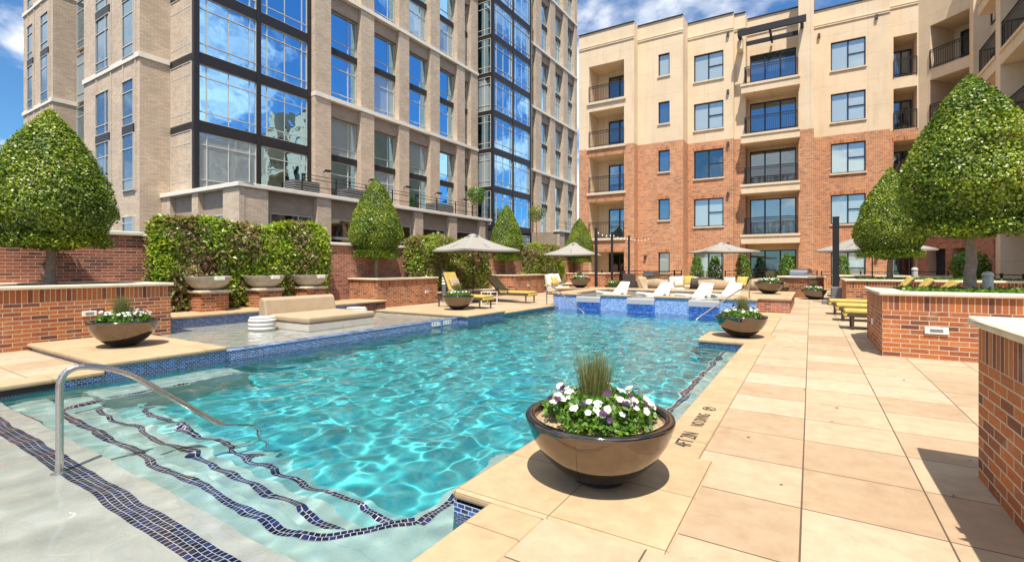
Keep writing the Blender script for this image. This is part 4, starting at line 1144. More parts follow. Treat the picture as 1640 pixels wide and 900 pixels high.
def bollard(label, x, y, z, s=1.0, mat='alu'):
    t_ = thing('bollard_light', label, 'bollard light', (x, y, z), 0, 'dome topped bollard lights')
    t_.scale = (min(s, 1.0), min(s, 1.0), s)
    mb = MB(); mb.lathe([(0.085, 0), (0.085, 0.22), (0.0, 0.22)], 20); mb.build('body', mat, t_)
    mb = MB()
    for k in range(3): mb.lathe([(0.06, 0.22 + k * 0.035), (0.085, 0.222 + k * 0.035), (0.085, 0.235 + k * 0.035), (0.06, 0.247 + k * 0.035)], 20)
    mb.lathe([(0.055, 0.22), (0.055, 0.33)], 16); mb.build('louvre_head', 'white', t_)
    mb = MB(); mb.lathe([(0.095, 0.325), (0.095, 0.345), (0.085, 0.375), (0.055, 0.405), (0.0, 0.418)], 20); mb.build('dome_cap', mat, t_)


bollard('silver dome topped bollard light right of the biggest topiary trunk', 2.42, 10.6, 0.92, 0.8)
bollard('silver dome topped bollard light behind the smaller right topiary trunk', 2.75, 19.3, 0.92, 0.95)
bollard('dark grey bollard at the end of the brick planter by the cream lounge chair', -11.55, 22.7, 0.0, 3.1, 'grey')
bollard('dark grey bollard between the planter and the pillowed yellow lounger', -11.9, 14.3, 0.0, 3.0, 'grey')

# ------------------------------------------------------------------ windows
WCACHE = {}


def window(parent, kind, w_, h_, M4, dark=None, pane='towerglass', name='window'):
    """origin at the lower left corner, local +x along the wall, local -y outward"""
    if pane == 'towerglass' and random.random() < 0.16: pane = 'towerglass_b'
    if dark is None: dark = 'alu' if kind in ('tower_low', 'tower_up', 'narrow', 'return', 'bay', 'strip') else 'dark'
    key = (kind, round(w_, 2), round(h_, 2), dark, pane)
    if key not in WCACHE:
        mb = MB(); f = 0.035 if dark == 'alu' else 0.06
        mb.box(0, w_, -0.03, 0.10, 0, f); mb.box(0, w_, -0.03, 0.10, h_ - f, h_); mb.box(0, f, -0.03, 0.10, f, h_ - f); mb.box(w_ - f, w_, -0.03, 0.10, f, h_ - f)
        g_ = 0.022; mi = 1
        def V(x): mb.box(x - g_, x + g_, -0.012, 0.05, f, h_ - f, mi)
        def Hh(z): mb.box(f, w_ - f, -0.010, 0.05, z - g_, z + g_, mi)
        if kind == 'tower_low': V(w_ * 0.72); Hh(h_ * 0.17); Hh(h_ * 0.72)
        elif kind == 'tower_up': V(w_ * 0.72); Hh(h_ * 0.22)
        elif kind == 'narrow': Hh(h_ * 0.2); Hh(h_ * 0.74)
        elif kind == 'bay': V(w_ * 0.13); V(w_ * 0.88); Hh(h_ * 0.17); Hh(h_ * 0.79); mb.box(w_ * 0.5 - 0.012, w_ * 0.5 + 0.012, -0.008, 0.04, f, h_ - f, 0)
        elif kind == 'return': V(w_ * 0.62); Hh(h_ * 0.17); Hh(h_ * 0.79)
        elif kind == 'sash': g_ = 0.03; mi = 0; mb.box(w_ / 2 - 0.035, w_ / 2 + 0.035, -0.02, 0.06, f, h_ - f, 0); mb.box(w_ / 2, w_ - f, -0.015, 0.06, h_ * 0.5 - 0.03, h_ * 0.5 + 0.03, 0)
        elif kind == 'door':
            mi = 0
            for k in (1 / 3, 2 / 3) if w_ > 2.2 else (1 / 2,): mb.box(w_ * k - 0.04, w_ * k + 0.04, -0.02, 0.06, f, h_ - f, 0)
        elif kind == 'single': pass
        elif kind == 'strip': V(w_ * 0.66)
        fm = mb.mesh(name + '_frame', [dark, 'alu'])
        mb = MB(); mb.box(f * 0.5, w_ - f * 0.5, 0.03, 0.045, f * 0.5, h_ - f * 0.5); pm = mb.mesh('pane', pane)
        fo = link(name, fm, parent); po = link('pane', pm, fo); fo.matrix_local = M4
        WCACHE[key] = (fo, po); return fo
    fo, po = WCACHE[key]
    c = fo.copy(); COL.objects.link(c); c.parent = parent; c.matrix_local = M4
    p = po.copy(); COL.objects.link(p); p.parent = c; c.name = name
    p.rotation_euler = (random.uniform(-.006, .006), 0, random.uniform(-.008, .008))
    return c


def faceX(x, y, z): return Matrix.Translation((x, y, z)) @ Matrix.Rotation(R(90), 4, 'Z')      # outward +x
def faceY(x, y, z): return Matrix.Translation((x, y, z))                                         # outward -y
def faceNX(x, y, z): return Matrix.Translation((x, y, z)) @ Matrix.Rotation(R(-90), 4, 'Z')     # outward -x

# ------------------------------------------------------------------ tan brick tower
tw = thing('brick_tower', 'tall tan brick tower with dark framed blue glass bays at left', 'building', (0, 0, 0))
FL = [5.1 + 3.55 * k for k in range(10)]      # storey levels
TOP = 38.0
mb = MB()
mb.box(-50, -27.2, 12.52, 59.6, -5, TOP, 0, 'b')             # body
mb.box(-37.0, -29.5, 11.1, 12.52, -5, TOP, 0, 'bk')          # left front block
mb.box(-48.35, -42.3, 11.1, 12.52, -5, TOP, 0, 'bk')
mb.build('wall', 'towerbrick', tw)

pil = [(19.39, 20.58), (23.05, 24.24), (26.71, 27.79), (30.26, 31.44), (33.81, 34.9), (35.84, 36.92), (44.4, 47.34), (48.21, 49.56), (51.78, 53.12), (55.4, 56.7), (58.83, 59.6)]
for a, b_ in pil:
    mb = MB(); mb.box(-27.2, -26.6, a, b_, -5, TOP); mb.build('pilaster', 'towerbrick', tw)
bays = [(pil[i][1], pil[i + 1][0]) for i in range(len(pil) - 1) if i != 5]
def piece(name, mat, parent, *boxes, **kw):
    for bx in boxes:
        mb = MB(); mb.box(*bx); mb.build(name, mat, parent, **kw)


for a, b_ in bays:
    for k in (0, 2, 4, 6, 8):
        z = FL[k] + 7.1 - 0.95
        piece('spandrel', 'towerbrick_dark', tw, (-27.2, -26.85, a, b_, z, z + 0.97))
for z in [FL[2], FL[4], FL[6], FL[8]]:
    piece('stone_band', 'whitestone', tw, (-27.2, -26.52, 19.37, 36.94, z - 0.02, z + 0.24), (-27.2, -26.52, 44.38, 59.65, z - 0.02, z + 0.24))
    for bxs in [[(-29.5, -29.42, 11.1, 12.45, z, z + 0.26), (-37.05, -29.42, 11.02, 11.1, z, z + 0.26)], [(-48.4, -42.25, 11.02, 11.1, z, z + 0.26), (-42.3, -42.25, 11.1, 12.4, z, z + 0.26)]]:
        mb = MB()
        for bx in bxs: mb.box(*bx)
        mb.build('stone_band', 'whitestone', tw)
nwin = 0
for bi, (a, b_) in enumerate(bays):
    wdt = b_ - a
    kd = 'narrow' if wdt < 1.6 else 'tower'
    vis = 3 if bi < 1 else 5 if bi < 2 else 6 if bi < 4 else 9
    for k in range(min(len(FL) - 1, vis + 1)):
        z = FL[k]
        if k % 2 == 0: window(tw, kd if kd == 'narrow' else 'tower_low', wdt - 0.1, 3.02, faceX(-27.1, a + 0.05, z + 0.26))
        else: window(tw, kd if kd == 'narrow' else 'tower_up', wdt - 0.1, 2.40, faceX(-27.1, a + 0.05, z + 0.16))
        nwin += 1
for a, b_ in bays:
    for k in range(0, len(FL) - 1, 2):
        piece('window_spandrel', 'dark', tw, (-27.2, -27.0, a, b_, FL[k] + 3.28, FL[k] + 3.71))

# projecting glass bays
def glass_bay(xw, xb, y0, ym, y1, zb, fl0, fl1, ret):
    mb = MB(); wq = 0.26
    mb.box(xb, xw - 0.12, y0 + 0.05, y1 - 0.05, zb, TOP, 1)
    for y in (y0, ym - wq / 2, y1 - wq): mb.box(xw - 0.2, xw + 0.03, y, y + wq, zb, TOP)
    for k in range(fl0, fl1 + 1):
        z = FL[k] if k < len(FL) else TOP
        mb.box(xw - 0.2, xw, y0 + 0.01, y1 - 0.01, z - 0.30, z + 0.30); mb.box(xb, xw - 0.05, y0 - 0.012, y0 + 0.2, z - 0.22, z + 0.16)
    mb.build('bay_frame', ['dark', 'interior'], tw)
    for k in range(fl0, fl1):
        z = FL[k] + 0.30; h_ = 2.95
        window(tw, 'bay', ym - y0 - wq * 1.5, h_, faceX(xw - 0.06, y0 + wq, z), name='bay_window')
        window(tw, 'bay', y1 - ym - wq * 1.5, h_, faceX(xw - 0.06, ym + wq / 2, z), name='bay_window')
        window(tw, 'return', xw - xb - 0.25, h_ + 0.2, faceY(xb + 0.02, y0 + 0.0, z - 0.1), pane=ret, name='bay_window')


glass_bay(-27.0, -29.5, 12.52, 15.96, 19.38, 5.0, 0, 5, 'greypane')
glass_bay(-25.1, -27.2, 37.2, 40.8, 44.4, -5.0, 0, 9, 'towerglass')
window(tw, 'bay', 3.2, 2.4, faceX(-25.16, 37.45, 2.2), name='bay_window'); window(tw, 'bay', 3.2, 2.4, faceX(-25.16, 40.95, 2.2), name='bay_window')

# left face of the tower
for x0, x1 in [(-35.0, -33.1), (-31.4, -30.0), (-47.2, -46.0), (-44.4, -42.9)]:
    piece('pilaster', 'towerbrick', tw, (x0 - 0.12, x0, 11.06, 11.1, 5.3, TOP), (x1, x1 + 0.12, 11.06, 11.1, 5.3, TOP))
    for k in range(5):
        z = FL[k]
        if k % 2 == 0: window(tw, 'narrow' if x1 - x0 < 1.6 else 'tower_low', x1 - x0, 3.0, faceY(x0, 11.02, z + 0.26), pane='skyglass')
        else: window(tw, 'narrow' if x1 - x0 < 1.6 else 'tower_up', x1 - x0, 2.4, faceY(x0, 11.02, z + 0.16), pane='skyglass')
    for k in (0, 2, 4): piece('window_spandrel', 'dark', tw, (x0, x1, 11.0, 11.09, FL[k] + 3.27, FL[k] + 3.70))
    window(tw, 'narrow', x1 - x0, 1.4, faceY(x0, 11.02, 2.6), pane='skyglass')
for k in range(5):
    window(tw, 'return', 3.2, 3.2, faceY(-42.2, 12.3, FL[k] + 0.2), pane='towerglass', name='bay_window'); window(tw, 'return', 1.9, 3.2, faceY(-38.95, 12.3, FL[k] + 0.2), pane='greypane', name='bay_window')

# podium
piece('podium_wall', 'towerbrick_dark', tw, (-29.6, -22.35, 12.35, 32.4, -5, 5.0), (-27, -22.35, 45.0, 60, -5, 5.0))
for a, b_ in [(12.27, 13.5), (16.2, 17.06), (19.89, 20.72), (23.58, 24.36), (27.11, 28.0), (30.87, 31.63), (45.0, 46.2), (49, 50), (53, 54)]:
    mb = MB(); mb.box(-22.36, -22.05, a, b_, -5, 5.0); mb.build('pilaster', 'towerbrick', tw)
for a, b_ in [(-29.5, -28.6), (-26.3, -25.7), (-23.4, -22.03)]:
    mb = MB(); mb.box(a, b_, 12.1, 12.36, -5, 5.0); mb.build('pilaster', 'towerbrick', tw)
mb = MB(); mb.box(-29.5, -21.95, 12.0, 12.7, 5.0, 5.2); mb.box(-22.7, -21.95, 12.7, 32.45, 5.0, 5.2); mb.build('podium_cornice', 'whitestone', tw, bevel=0.02)
piece('podium_cornice', 'whitestone', tw, (-22.7, -21.95, 44.9, 60, 5.0, 5.2))
for a, b_ in [(13.75, 16.05), (17.2, 19.7), (20.9, 23.4), (24.5, 26.9), (28.2, 30.7)]:
    window(tw, 'strip', b_ - a, 1.0, faceX(-22.3, a, 2.95), pane='darkglass'); window(tw, 'strip', b_ - a, 0.7, faceX(-22.3, a, 2.2), pane='darkglass')
window(tw, 'strip', 2.1, 1.3, faceY(-25.6, 12.3, 2.5), pane='skyglass')

# terrace fittings on the podium
for y0, y1, lab in [(15.5, 32.4, 'thin dark railing along the long terrace of the tan tower'), (45.0, 60.0, 'thin dark railing on the far terrace of the tan tower by the red facade')]:
    t_ = thing('terrace_railing', lab, 'railing')
    mb = MB()
    for z in (5.55, 5.95, 6.15): mb.box(-22.35, -22.31, y0, y1, z, z + 0.03)
    mb.build('rails', 'dark', t_)
    n_ = int((y1 - y0) / 1.9)
    for k in range(n_ + 1):
        y = y0 + (y1 - y0) * k / n_
        mb = MB(); mb.box(-22.36, -22.30, y - 0.025, y + 0.025, 5.2, 6.18); mb.build('post', 'dark', t_)
for x, y, l, lab in [(-24.5, 17.0, 1.5, 'louvred grey unit on the terrace below the corner glass bay'), (-24.5, 20.5, 1.5, 'louvred grey unit on the terrace left of the central topiary'), (-24.3, 28.7, 2.0, 'dark louvred unit on the terrace beside the potted tree')]:
    t_ = thing('louvred_unit', lab, 'vent unit', (x, y, 5.0), 0, 'louvred units on the terrace')
    mb = MB(); mb.box(-0.5, 0.5, -l / 2, l / 2, 0, 1.15); mb.build('housing', 'interior', t_)
    mb = MB()
    for k in range(8): mb.box(-0.54, 0.54, -l / 2 - 0.04, l / 2 + 0.04, 0.06 + k * 0.135, 0.15 + k * 0.135)
    mb.build('louvres', 'grey', t_)


def ball_tree(name, label, loc, r, h, n, seed, mat='bright', cat='tree', L=0.13, W=0.035, zs=0.9):
    t_ = thing(name, label, cat, loc, 0)
    rg = np.random.default_rng(seed); d = rg.normal(0, 1, (n, 3)); d /= np.linalg.norm(d, axis=1)[:, None]
    P = d * r * (0.55 + 0.45 * rg.uniform(0, 1, n) ** 0.5)[:, None]; P *= (1 + 0.2 * clump(P, 4 / r, seed))[:, None]; P[:, 2] = P[:, 2] * zs + h
    link('crown', leaf_mesh(name + '_crown', P, d, L, W, mat, seed, 0.6, 0.2), t_)
    mb = MB(); mb.tube([(0, 0, 0), (0.02, 0, h * 0.5), (0, 0.02, h)], [0.045, 0.035, 0.02], 7)
    for k in range(5):
        a = k * 1.3; mb.tube([(0, 0, h - r * 0.6), (r * 0.5 * math.cos(a), r * 0.5 * math.sin(a), h + r * 0.2)], [0.02, 0.008], 5)
    mb.build('trunk', 'bark', t_)
    return t_


ball_tree('potted_tree', 'loose bright green tree on the terrace above the left parasol', (-23.2, 32.0, 5.0), 0.85, 2.2, 1500, 5)
ball_tree('potted_tree', 'loose bright green tree on the far terrace by the red facade', (-23.2, 55.5, 5.0), 1.2, 2.2, 1500, 6)
ball_tree('potted_tree', 'dark green tree in front of the far glass bay on the terrace', (-23.0, 41.8, 3.0), 0.9, 3.6, 1300, 8, 'holly')
for y, z in [(20.0, 7.4), (23.7, 7.4), (27.2, 7.4), (30.8, 7.4), (34.4, 7.3)]:
    t_ = thing('wall_lamp', 'black arm lamp fixed to a tan tower pilaster above the terrace', 'wall lamp', (-26.6, y, z), 0, 'arm lamps on the tower pilasters')
    mb = MB(); mb.tube([(0, 0, 0), (0.35, -0.1, 0.12), (0.7, -0.2, 0.05)], 0.03, 6); mb.build('arm', 'dark', t_)
    mb = MB(); mb.box(0.55, 0.85, -0.36, -0.06, -0.08, 0.04); mb.build('lamp_head', 'dark', t_, bevel=0.01)

# ------------------------------------------------------------------ apartment building
ap = thing('apartment_building', 'five storey apartment building of red brick below cream stucco', 'building')
ZB, ZR = 9.36, 17.18
SILL = [0.2, 3.27, 6.33, 9.40, 12.46]


def wall_holes(T, x0, x1, z0, z1, holes, depth=0.22, split=ZB, lintel=True, reveal=None, name='wall', lower='facade', upper='stucco', sold=True):
    """facade sheet in local x,z (outward -y) with rectangular openings and their reveals"""
    mb = MB(); mb.T = T
    X = sorted({x0, x1} | {h[0] for h in holes} | {h[1] for h in holes}); Z = sorted({z0, z1} | {h[2] for h in holes} | {h[3] for h in holes} | ({split} if z0 < split < z1 else set()))
    for i in range(len(X) - 1):
        for j in range(len(Z) - 1):
            cx_, cz = (X[i] + X[i + 1]) / 2, (Z[j] + Z[j + 1]) / 2
            if any(h[0] < cx_ < h[1] and h[2] < cz < h[3] for h in holes): continue
            mb.quad([(X[i], 0, Z[j]), (X[i + 1], 0, Z[j]), (X[i + 1], 0, Z[j + 1]), (X[i], 0, Z[j + 1])], None, 0 if cz < split else 1)
    for h in holes:
        dp = h[4] if len(h) > 4 else depth; a, b_, c, d = h[:4]; mi = 0 if (c + d) / 2 < split else 1
        if dp > 0.5: mi = 1
        mb.quad([(a, 0, c), (a, 0, d), (a, dp, d), (a, dp, c)], None, mi); mb.quad([(b_, 0, d), (b_, 0, c), (b_, dp, c), (b_, dp, d)], None, mi)
        mb.quad([(a, 0, d), (b_, 0, d), (b_, dp, d), (a, dp, d)], None, mi); mb.quad([(a, 0, c), (a, dp, c), (b_, dp, c), (b_, 0, c)], None, mi)
        if dp > 0.5: mb.quad([(a, dp, c), (b_, dp, c), (b_, dp, d), (a, dp, d)], None, 1)
    if sold:
        for h in holes:
            a, b_, c, d = h[:4]
            if d < split - 0.3: mb.box(a - 0.06, b_ + 0.06, -0.012, 0.0, d + 0.002, d + 0.21, 2, uvo=(a, 0, d - 0.09))
    o = mb.build(name, [lower, upper, 'facade_soldier'], ap)
    return o


def railing(T, x0, x1, z, h=1.07, step=0.11, mesh_fill=False, name='balcony_railing', parent=None, ends=()):
    mb = MB(); mb.T = T
    mb.box(x0, x1, -0.025, 0.025, z + h - 0.04, z + h); mb.box(x0, x1, -0.015, 0.015, z + h - 0.16, z + h - 0.13); mb.box(x0, x1, -0.015, 0.015, z + 0.07, z + 0.10)
    n_ = max(2, int((x1 - x0) / step)); 
    for k in range(n_ + 1):
        x = x0 + (x1 - x0) * k / n_; wd = 0.025 if k in (0, n_) else 0.007
        mb.box(x - wd, x + wd, -wd, wd, z, z + h - 0.04)
    for (xe, L) in ends:
        mb.box(xe - 0.025, xe + 0.025, 0, L, z + h - 0.04, z + h); mb.box(xe - 0.015, xe + 0.015, 0, L, z + 0.07, z + 0.1)
        for k in range(int(L / step)): mb.box(xe - 0.007, xe + 0.007, 0.05 + k * step, 0.064 + k * step, z, z + h - 0.04)
    return mb.build(name, 'dark', parent or ap)


def ftx(x, y, rz=0.0): return Matrix.Translation((x, y, 0)) @ Matrix.Rotation(rz, 4, 'Z')


def sills(T, items, mat='limestone'):
    for a, b_, z in items:
        mb = MB(); mb.T = T; mb.box(a - 0.05, b_ + 0.05, -0.07, 0.1, z - 0.09, z); mb.build('sill', mat, ap)


def parapet(T, x0, x1, z=ZR, ret=()):
    mb = MB(); mb.T = T; mb.box(x0, x1, -0.06, 0.4, z - 0.002, z + 0.06); mb.build('parapet_cap', 'dark', ap)
    mb = MB(); mb.T = T; mb.box(x0, x1, -0.05, -0.001, z - 1.06, z - 0.95); mb.box(x0, x1, -0.07, 0.0, z - 0.95, z - 0.90); mb.build('cornice', 'stucco', ap)


wins_b = [(0.96, 2.28), (4.35, 5.70), (7.45, 8.83), (10.55, 11.95), (13.62, 15.03)]
big_z = [(0.2, 2.35), (3.93, 5.72), (7.02, 8.84), (10.15, 11.88), (13.3, 15.03)]
P_ = lambda i: 'blindglass' if i % 3 else 'skyglass'
# bay 1 with inset balconies
T1 = ftx(0, 30.7)
holes = [(-12.82, -10.37, SILL[k], SILL[k] + (2.45 if k else 2.15), 1.7) for k in range(5)]
wall_holes(T1, -13.56, -9.70, -5, ZR, holes); parapet(T1, -13.56, -9.70)
for k in range(5):
    window(ap, 'door', 1.55, 2.05, faceY(-12.0, 32.32, SILL[k] + 0.02), pane='skyglass' if k in (1, 2) else 'darkglass', name='balcony_door')
    if k: railing(T1 @ Matrix.Translation((0, -0.03, 0)), -12.80, -10.39, SILL[k])
for k in range(1, 5):
    mb = MB(); mb.T = T1; mb.box(-12.95, -10.24, -0.1, 0.12, SILL[k] - 0.16, SILL[k] - 0.002); mb.build('balcony_ledge', 'limestone', ap)
mb = MB(); mb.quad([(-9.70, 30.7, -5), (-9.70, 31.5, -5), (-9.70, 31.5, ZB), (-9.70, 30.7, ZB)]); mb.quad([(-9.70, 30.7, ZB), (-9.70, 31.5, ZB), (-9.70, 31.5, ZR), (-9.70, 30.7, ZR)], None, 1)
mb.quad([(-6.82, 31.5, -5), (-6.82, 32.9, -5), (-6.82, 32.9, ZB), (-6.82, 31.5, ZB)]); mb.quad([(-6.82, 31.5, ZB), (-6.82, 32.9, ZB), (-6.82, 32.9, ZR), (-6.82, 31.5, ZR)], None, 1)
mb.quad([(-13.56, 45, -5), (-13.56, 30.7, -5), (-13.56, 30.7, ZB), (-13.56, 45, ZB)]); mb.quad([(-13.56, 45, ZB), (-13.56, 30.7, ZB), (-13.56, 30.7, ZR), (-13.56, 45, ZR)], None, 1)
mb.quad([(-4.08, 32.9, -5), (-4.08, 33.25, -5), (-4.08, 33.25, ZB), (-4.08, 32.9, ZB)]); mb.quad([(-4.08, 32.9, ZB), (-4.08, 33.25, ZB), (-4.08, 33.25, ZR), (-4.08, 32.9, ZR)], None, 1)
mb.quad([(-3.44, 33.25, -5), (-3.44, 34.3, -5), (-3.44, 34.3, ZB), (-3.44, 33.25, ZB)]); mb.quad([(-3.44, 33.25, ZB), (-3.44, 34.3, ZB), (-3.44, 34.3, ZR), (-3.44, 33.25, ZR)], None, 1)
mb.build('return_wall', ['facade', 'stucco'], ap)
# bay 2
T2 = ftx(0, 31.5)
wall_holes(T2, -9.70, -6.82, -5, ZR, [(-8.36, -7.65, a, b_) for a, b_ in wins_b]); parapet(T2, -9.70, -6.82)
sills(T2, [(-8.36, -7.65, a) for a, b_ in wins_b])
for k, (a, b_) in enumerate(wins_b): window(ap, 'single', 0.71, b_ - a, faceY(-8.36, 31.62, a), pane='blindglass' if k in (0, 4) else 'skyglass')
# bay 3
T3 = ftx(0, 32.9)
wall_holes(T3, -6.82, -4.08, -5, ZR, [(-6.44, -4.67, a, b_) for a, b_ in big_z]); parapet(T3, -6.82, -4.08)
sills(T3, [(-6.44, -4.67, a) for a, b_ in big_z[1:]])
for k, (a, b_) in enumerate(big_z): window(ap, 'sash' if k else 'door', 1.77, b_ - a, faceY(-6.44, 33.02, a), pane='darkglass' if k == 2 else 'blindglass')
# bay 4, a narrow step
T4 = ftx(0, 33.25); wall_holes(T4, -4.08, -3.44, -5, ZR, []); parapet(T4, -4.08, -3.44)
# bay 5, deep balconies
T5 = ftx(0, 34.3)
dz = [(0.2, 2.4)] + [(SILL[k] + 0.02, SILL[k] + 2.36) for k in range(1, 5)]
wall_holes(T5, -3.44, -0.6, -5, ZR, [(-3.30, -0.75, a, b_) for a, b_ in dz], lower='stucco_shade', upper='stucco', sold=False); parapet(T5, -3.44, -0.6)
for k, (a, b_) in enumerate(dz): window(ap, 'door', 2.55, b_ - a, faceY(-3.30, 34.42, a), pane=('darkglass', 'blindglass', 'darkglass', 'skyglass', 'skyglass')[k], name='balcony_door')
for k in range(1, 5):
    z = SILL[k]
    mb = MB(); mb.box(-3.62, -0.52, 32.55, 34.28, z - 0.52, z - 0.004); mb.box(-3.66, -0.50, 32.50, 32.62, z - 0.1, z + 0.03); bs = mb.build('balcony_slab', 'stucco', ap)
    railing(ftx(0, 32.62), -3.42, -0.66, z + 0.03, 1.05, 0.11 if k > 2 else 0.035, ends=[(-3.42, 1.1)])
# pergola over the top balcony
mb = MB(); mb.box(-3.75, -0.2, 31.95, 32.12, 15.25, 15.62); mb.box(-3.75, -3.58, 32.12, 34.2, 15.25, 15.5); mb.box(-0.5, -0.33, 32.12, 32.9, 15.25, 15.5); mb.box(-2.1, -1.98, 32.12, 34.2, 15.3, 15.45)
mb.box(-3.75, -0.62, 33.6, 33.72, 15.25, 15.5); mb.build('pergola', 'dark', ap)
mb = MB(); mb.box(-3.85, -3.55, 32.55, 33.24, 14.7, 15.24); mb.build('pergola_bracket', 'stucco', ap)
# pier
mb = MB(); mb.box(-0.6, 0.17, 32.94, 35.4, -5, ZB, 0); mb.box(-0.6, 0.17, 32.94, 35.4, ZB, 19.5, 1); mb.box(-0.64, 0.21, 32.88, 35.4, 17.25, 17.4, 1); mb.build('pier', ['facade', 'stucco'], ap)
# bay 6
T6 = ftx(0, 35.4)
wall_holes(T6, 0.17, 3.94, -5, ZR, [(1.06, 2.79, a, b_) for a, b_ in big_z]); parapet(T6, 0.17, 3.94)
sills(T6, [(1.06, 2.79, a) for a, b_ in big_z[1:]])
for k, (a, b_) in enumerate(big_z): window(ap, 'sash', 1.73, b_ - a, faceY(1.06, 35.52, a), pane='blindglass')
# bay 7
T7 = ftx(0, 36.0)
holes = [(4.16, 5.24, SILL[k] , SILL[k] + (2.4 if k else 2.2), 1.6) for k in range(5)]
wall_holes(T7, 3.94, 5.3, -5, ZR + 0.4, holes); parapet(T7, 3.94, 5.3, ZR + 0.4)
for k in range(5):
    window(ap, 'door', 0.98, 2.0, faceY(4.2, 37.45, SILL[k] + 0.02), pane='darkglass', name='balcony_door')
    if k: railing(T7 @ Matrix.Translation((0, -0.02, 0)), 4.18, 5.22, SILL[k])
mb = MB(); mb.quad([(3.94, 36.0, -5), (3.94, 35.4, -5), (3.94, 35.4, ZB), (3.94, 36, ZB)]); mb.quad([(3.94, 36.0, ZB), (3.94, 35.4, ZB), (3.94, 35.4, ZR), (3.94, 36, ZR)], None, 1); mb.build('return_wall', ['facade', 'stucco'], ap)
# angled corner and right wing
ang = math.atan2(33.6 - 36.0, 7.7 - 5.3); T8 = Matrix.Translation((5.3, 36.0, 0)) @ Matrix.Rotation(ang, 4, 'Z'); L8 = math.hypot(2.4, 2.4)
holes = [(0.62, L8 - 0.05, SILL[k], SILL[k] + 2.45, 1.8) for k in range(1, 5)] + [(0.5, 1.4, 0.2, 2.35, 1.0), (1.75, L8 - 0.2, 0.2, 2.35, 1.0)]
wall_holes(T8, 0, L8, -5, ZR + 1.2, holes, split=3.0, lower='redbrick'); parapet(T8, 0, L8, ZR + 1.2)
for k in range(1, 5):
    window(ap, 'door', 2.0, 2.1, T8 @ Matrix.Translation((1.0, 1.72, SILL[k] + 0.02)), pane='darkglass', name='balcony_door')
    railing(T8 @ Matrix.Translation((0, -0.03, 0)), 0.64, L8 - 0.06, SILL[k])
for xa, xb in ((0.52, 1.38), (1.77, L8 - 0.22)):
    mb = MB(); mb.T = T8; mb.box(xa, xb, 0.6, 0.7, 0.2, 2.33); mb.build('dark_doorway', 'interior', ap)
# right wing: outward -x
TR = Matrix.Translation((7.6, 34.0, 0)) @ Matrix.Rotation(R(-90), 4, 'Z')
mb = MB(); mb.T = TR
mb.quad([(0, 0, -5), (21, 0, -5), (21, 0, 17.2), (0, 0, 17.2)]); mb.quad([(21, 0, -5), (21, 9, -5), (21, 9, 17.2), (21, 0, 17.2)]); mb.quad([(0, 0, 17.2), (21, 0, 17.2), (21, 9, 17.2), (0, 9, 17.2)]); mb.quad([(0, 9, -5), (0, 9, 17.2), (21, 9, 17.2), (21, 9, -5)]); mb.build('wing_wall', 'stucco_wing_shade', ap)
for k in range(1, 5):
    for y in (32.6, 20.2, 19.2):
        window(ap, 'sash', 1.3 if y > 30 else 0.8, 1.6, faceNX(7.57, y, SILL[k] + 0.75), pane='blindglass')
    for y in (27.4, 24.2, 17.6): window(ap, 'door', 1.6, 2.2, faceNX(7.57, y, SILL[k] + 0.03), pane='darkglass', name='balcony_door')
mb = MB(); mb.box(6.05, 7.59, 25.0, 25.55, -5, 19); mb.build('wing_pier', 'stucco', ap)
mb = MB(); mb.box(5.98, 7.59, 25.55, 27.9, -5, 3.0); mb.build('wing_brick', 'redbrick', ap)
for k in (1, 2, 3, 4):
    z = SILL[k]
    for y0, y1 in ((25.56, 27.8), (20.6, 24.98), (14.0, 18.4)):
        mb = MB(); mb.box(6.05, 7.58, y0, y1, z - 0.52, z); mb.box(6.0, 6.1, y0 - 0.0, y1 + 0.03, z - 0.08, z + 0.04); mb.build('balcony_slab', 'stucco', ap)
        railing(Matrix.Translation((6.1, y1, 0)) @ Matrix.Rotation(R(-90), 4, 'Z'), 0.0, y1 - y0 - 0.02, z + 0.04, 1.05, 0.09, ends=[(0.0, 1.4)])
mb = MB(); mb.box(7.0, 7.62, 33.0, 33.7, -5, 18.4); mb.build('wing_wall_end', 'stucco', ap)
# back-up mass so nothing shows through
mb = MB(); mb.box(-13.5, 7.5, 37.9, 44, -5, 17.0); mb.build('core_block', 'interior', ap)
for (x, y, z) in [(-9.2, 31.5, 2.0), (-4.4, 32.9, 9.05), (-4.4, 32.9, 5.9), (-4.4, 32.9, 2.75), (-4.4, 32.9, 15.9), (-4.4, 32.9, 12.3), (0.45, 35.4, 15.6), (3.3, 35.4, 16.0), (3.3, 35.4, 1.9)]:
    piece('wall_sconce', 'bronze', ap, (x - 0.07, x + 0.07, y - 0.14, y - 0.001, z - 0.12, z + 0.12))

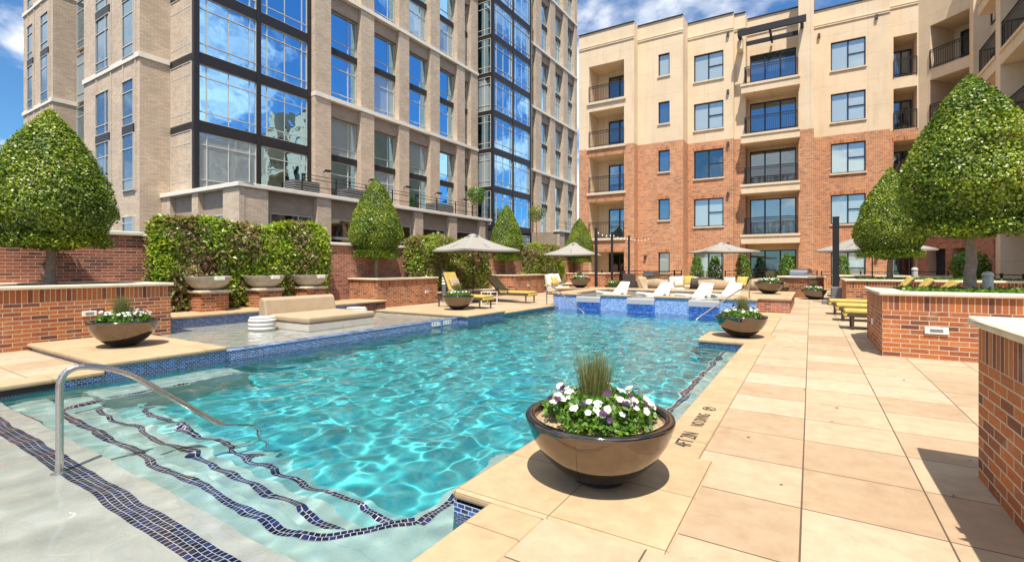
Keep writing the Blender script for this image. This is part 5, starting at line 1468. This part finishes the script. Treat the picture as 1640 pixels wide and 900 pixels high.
# ------------------------------------------------------------------ facade foreground: shrubs and patio railing
for i, (x, y, h, lab) in enumerate([(-5.55, 29.2, 1.9, 'upright green shrub left of the glass doors under the parasol'), (-4.6, 29.2, 1.9, 'upright green shrub right of the glass doors under the parasol'), (-3.15, 29.2, 2.0, 'upright green shrub left of the deep balconies'), (-1.05, 29.2, 2.0, 'upright green shrub right of the deep balconies'),
                                  (1.35, 29.2, 1.85, 'upright green shrub behind the thick dark pole')]):
    t_ = thing('upright_shrub', lab, 'shrub', (x, y, 0), i, 'upright shrubs against the facade')
    rg = np.random.default_rng(200 + i); n = 1500; a = rg.uniform(0, 6.283, n); hh = rg.uniform(0.12, 1, n); rr = 0.42 * (np.sin(np.pi * np.clip(hh * 0.85 + 0.1, 0, 1)) ** 0.6) * np.sqrt(rg.uniform(0.2, 1, n))
    P = np.stack([rr * np.cos(a), rr * np.sin(a), hh * h], 1); P[:, :2] *= 1 + 0.18 * clump(P, 7, i)[:, None]
    link('foliage', leaf_mesh('shrub_foliage', P, np.stack([np.cos(a), np.sin(a), np.full(n, .5)], 1), 0.11, 0.03, 'bright', 210 + i, 0.5, 0.6), t_)
    mb = MB(); mb.tube([(0, 0, 0), (0.02, 0, h * 0.6)], [0.03, 0.015], 6); mb.build('stem', 'twig', t_)
ball_tree('broad_shrub', 'broad leafy shrub by the dark doorway behind the right planters', (4.7, 22.6, 0.0), 0.55, 1.25, 1500, 12, 'bright', 'shrub', 0.13, 0.035, 1.2)


def fence(label, segs, z=0.0, h=1.1):
    t_ = thing('patio_railing', label, 'railing', group='dark patio railings')
    for (x0, y0), (x1, y1) in segs:
        L = math.hypot(x1 - x0, y1 - y0); T = Matrix.Translation((x0, y0, 0)) @ Matrix.Rotation(math.atan2(y1 - y0, x1 - x0), 4, 'Z')
        mb = MB(); mb.T = T
        for zz_ in (h - 0.03, h - 0.2, 0.1): mb.box(0, L, -0.016, 0.016, z + zz_, z + zz_ + 0.03)
        k = 0
        while k * 0.11 < L: mb.box(k * 0.11 - 0.006, k * 0.11 + 0.006, -0.006, 0.006, z + 0.1, z + h - 0.2); k += 1
        mb.build('rails', 'dark', t_)
        n_ = max(1, round(L / 1.5))
        for k in range(n_ + 1):
            mb = MB(); mb.T = T; mb.box(L * k / n_ - 0.03, L * k / n_ + 0.03, -0.03, 0.03, z, z + h + 0.03); mb.build('post', 'dark', t_)


fence('dark patio railing in front of the brick facade left of the sofas', [((-13.0, 29.6), (-6.9, 29.6)), ((-6.9, 29.6), (-6.9, 31.4))])
fence('dark patio railing below the deep balconies', [((-4.2, 30.3), (0.3, 30.3))])
fence('dark patio railing behind the smaller right topiary', [((0.5, 30.6), (5.6, 30.6))])
fence('dark railing along the right wing behind the biggest topiary', [((4.9, 24.0), (5.75, 14.0)), ((5.75, 14.0), (5.9, 9.0))])

# ------------------------------------------------------------------ a few fallen leaves on the pavers
rg = np.random.default_rng(404); n = 34
P = np.stack([rg.uniform(-0.5, 3.0, n), rg.uniform(1.8, 14, n), np.full(n, 0.006)], 1)
ok = ~((P[:, 0] > 0.85) & ((P[:, 1] < 4.2) | ((P[:, 1] > 8.9) & (P[:, 1] < 11.4)))); P = P[ok]
P2 = np.stack([rg.uniform(-10.4, -8.2, 26), rg.uniform(-0.5, 2.3, 26), np.full(26, 0.006)], 1); P = np.concatenate([P, P2])
tag(link('fallen_leaves', leaf_mesh('fallen_leaves', P, np.tile(np.array([[0, 0, 6.0]]), (len(P), 1)), 0.035, 0.010, 'twig', 5, 1.0)), 'scattered small dry leaves on the cream pavers', 'fallen leaves', kind='stuff')
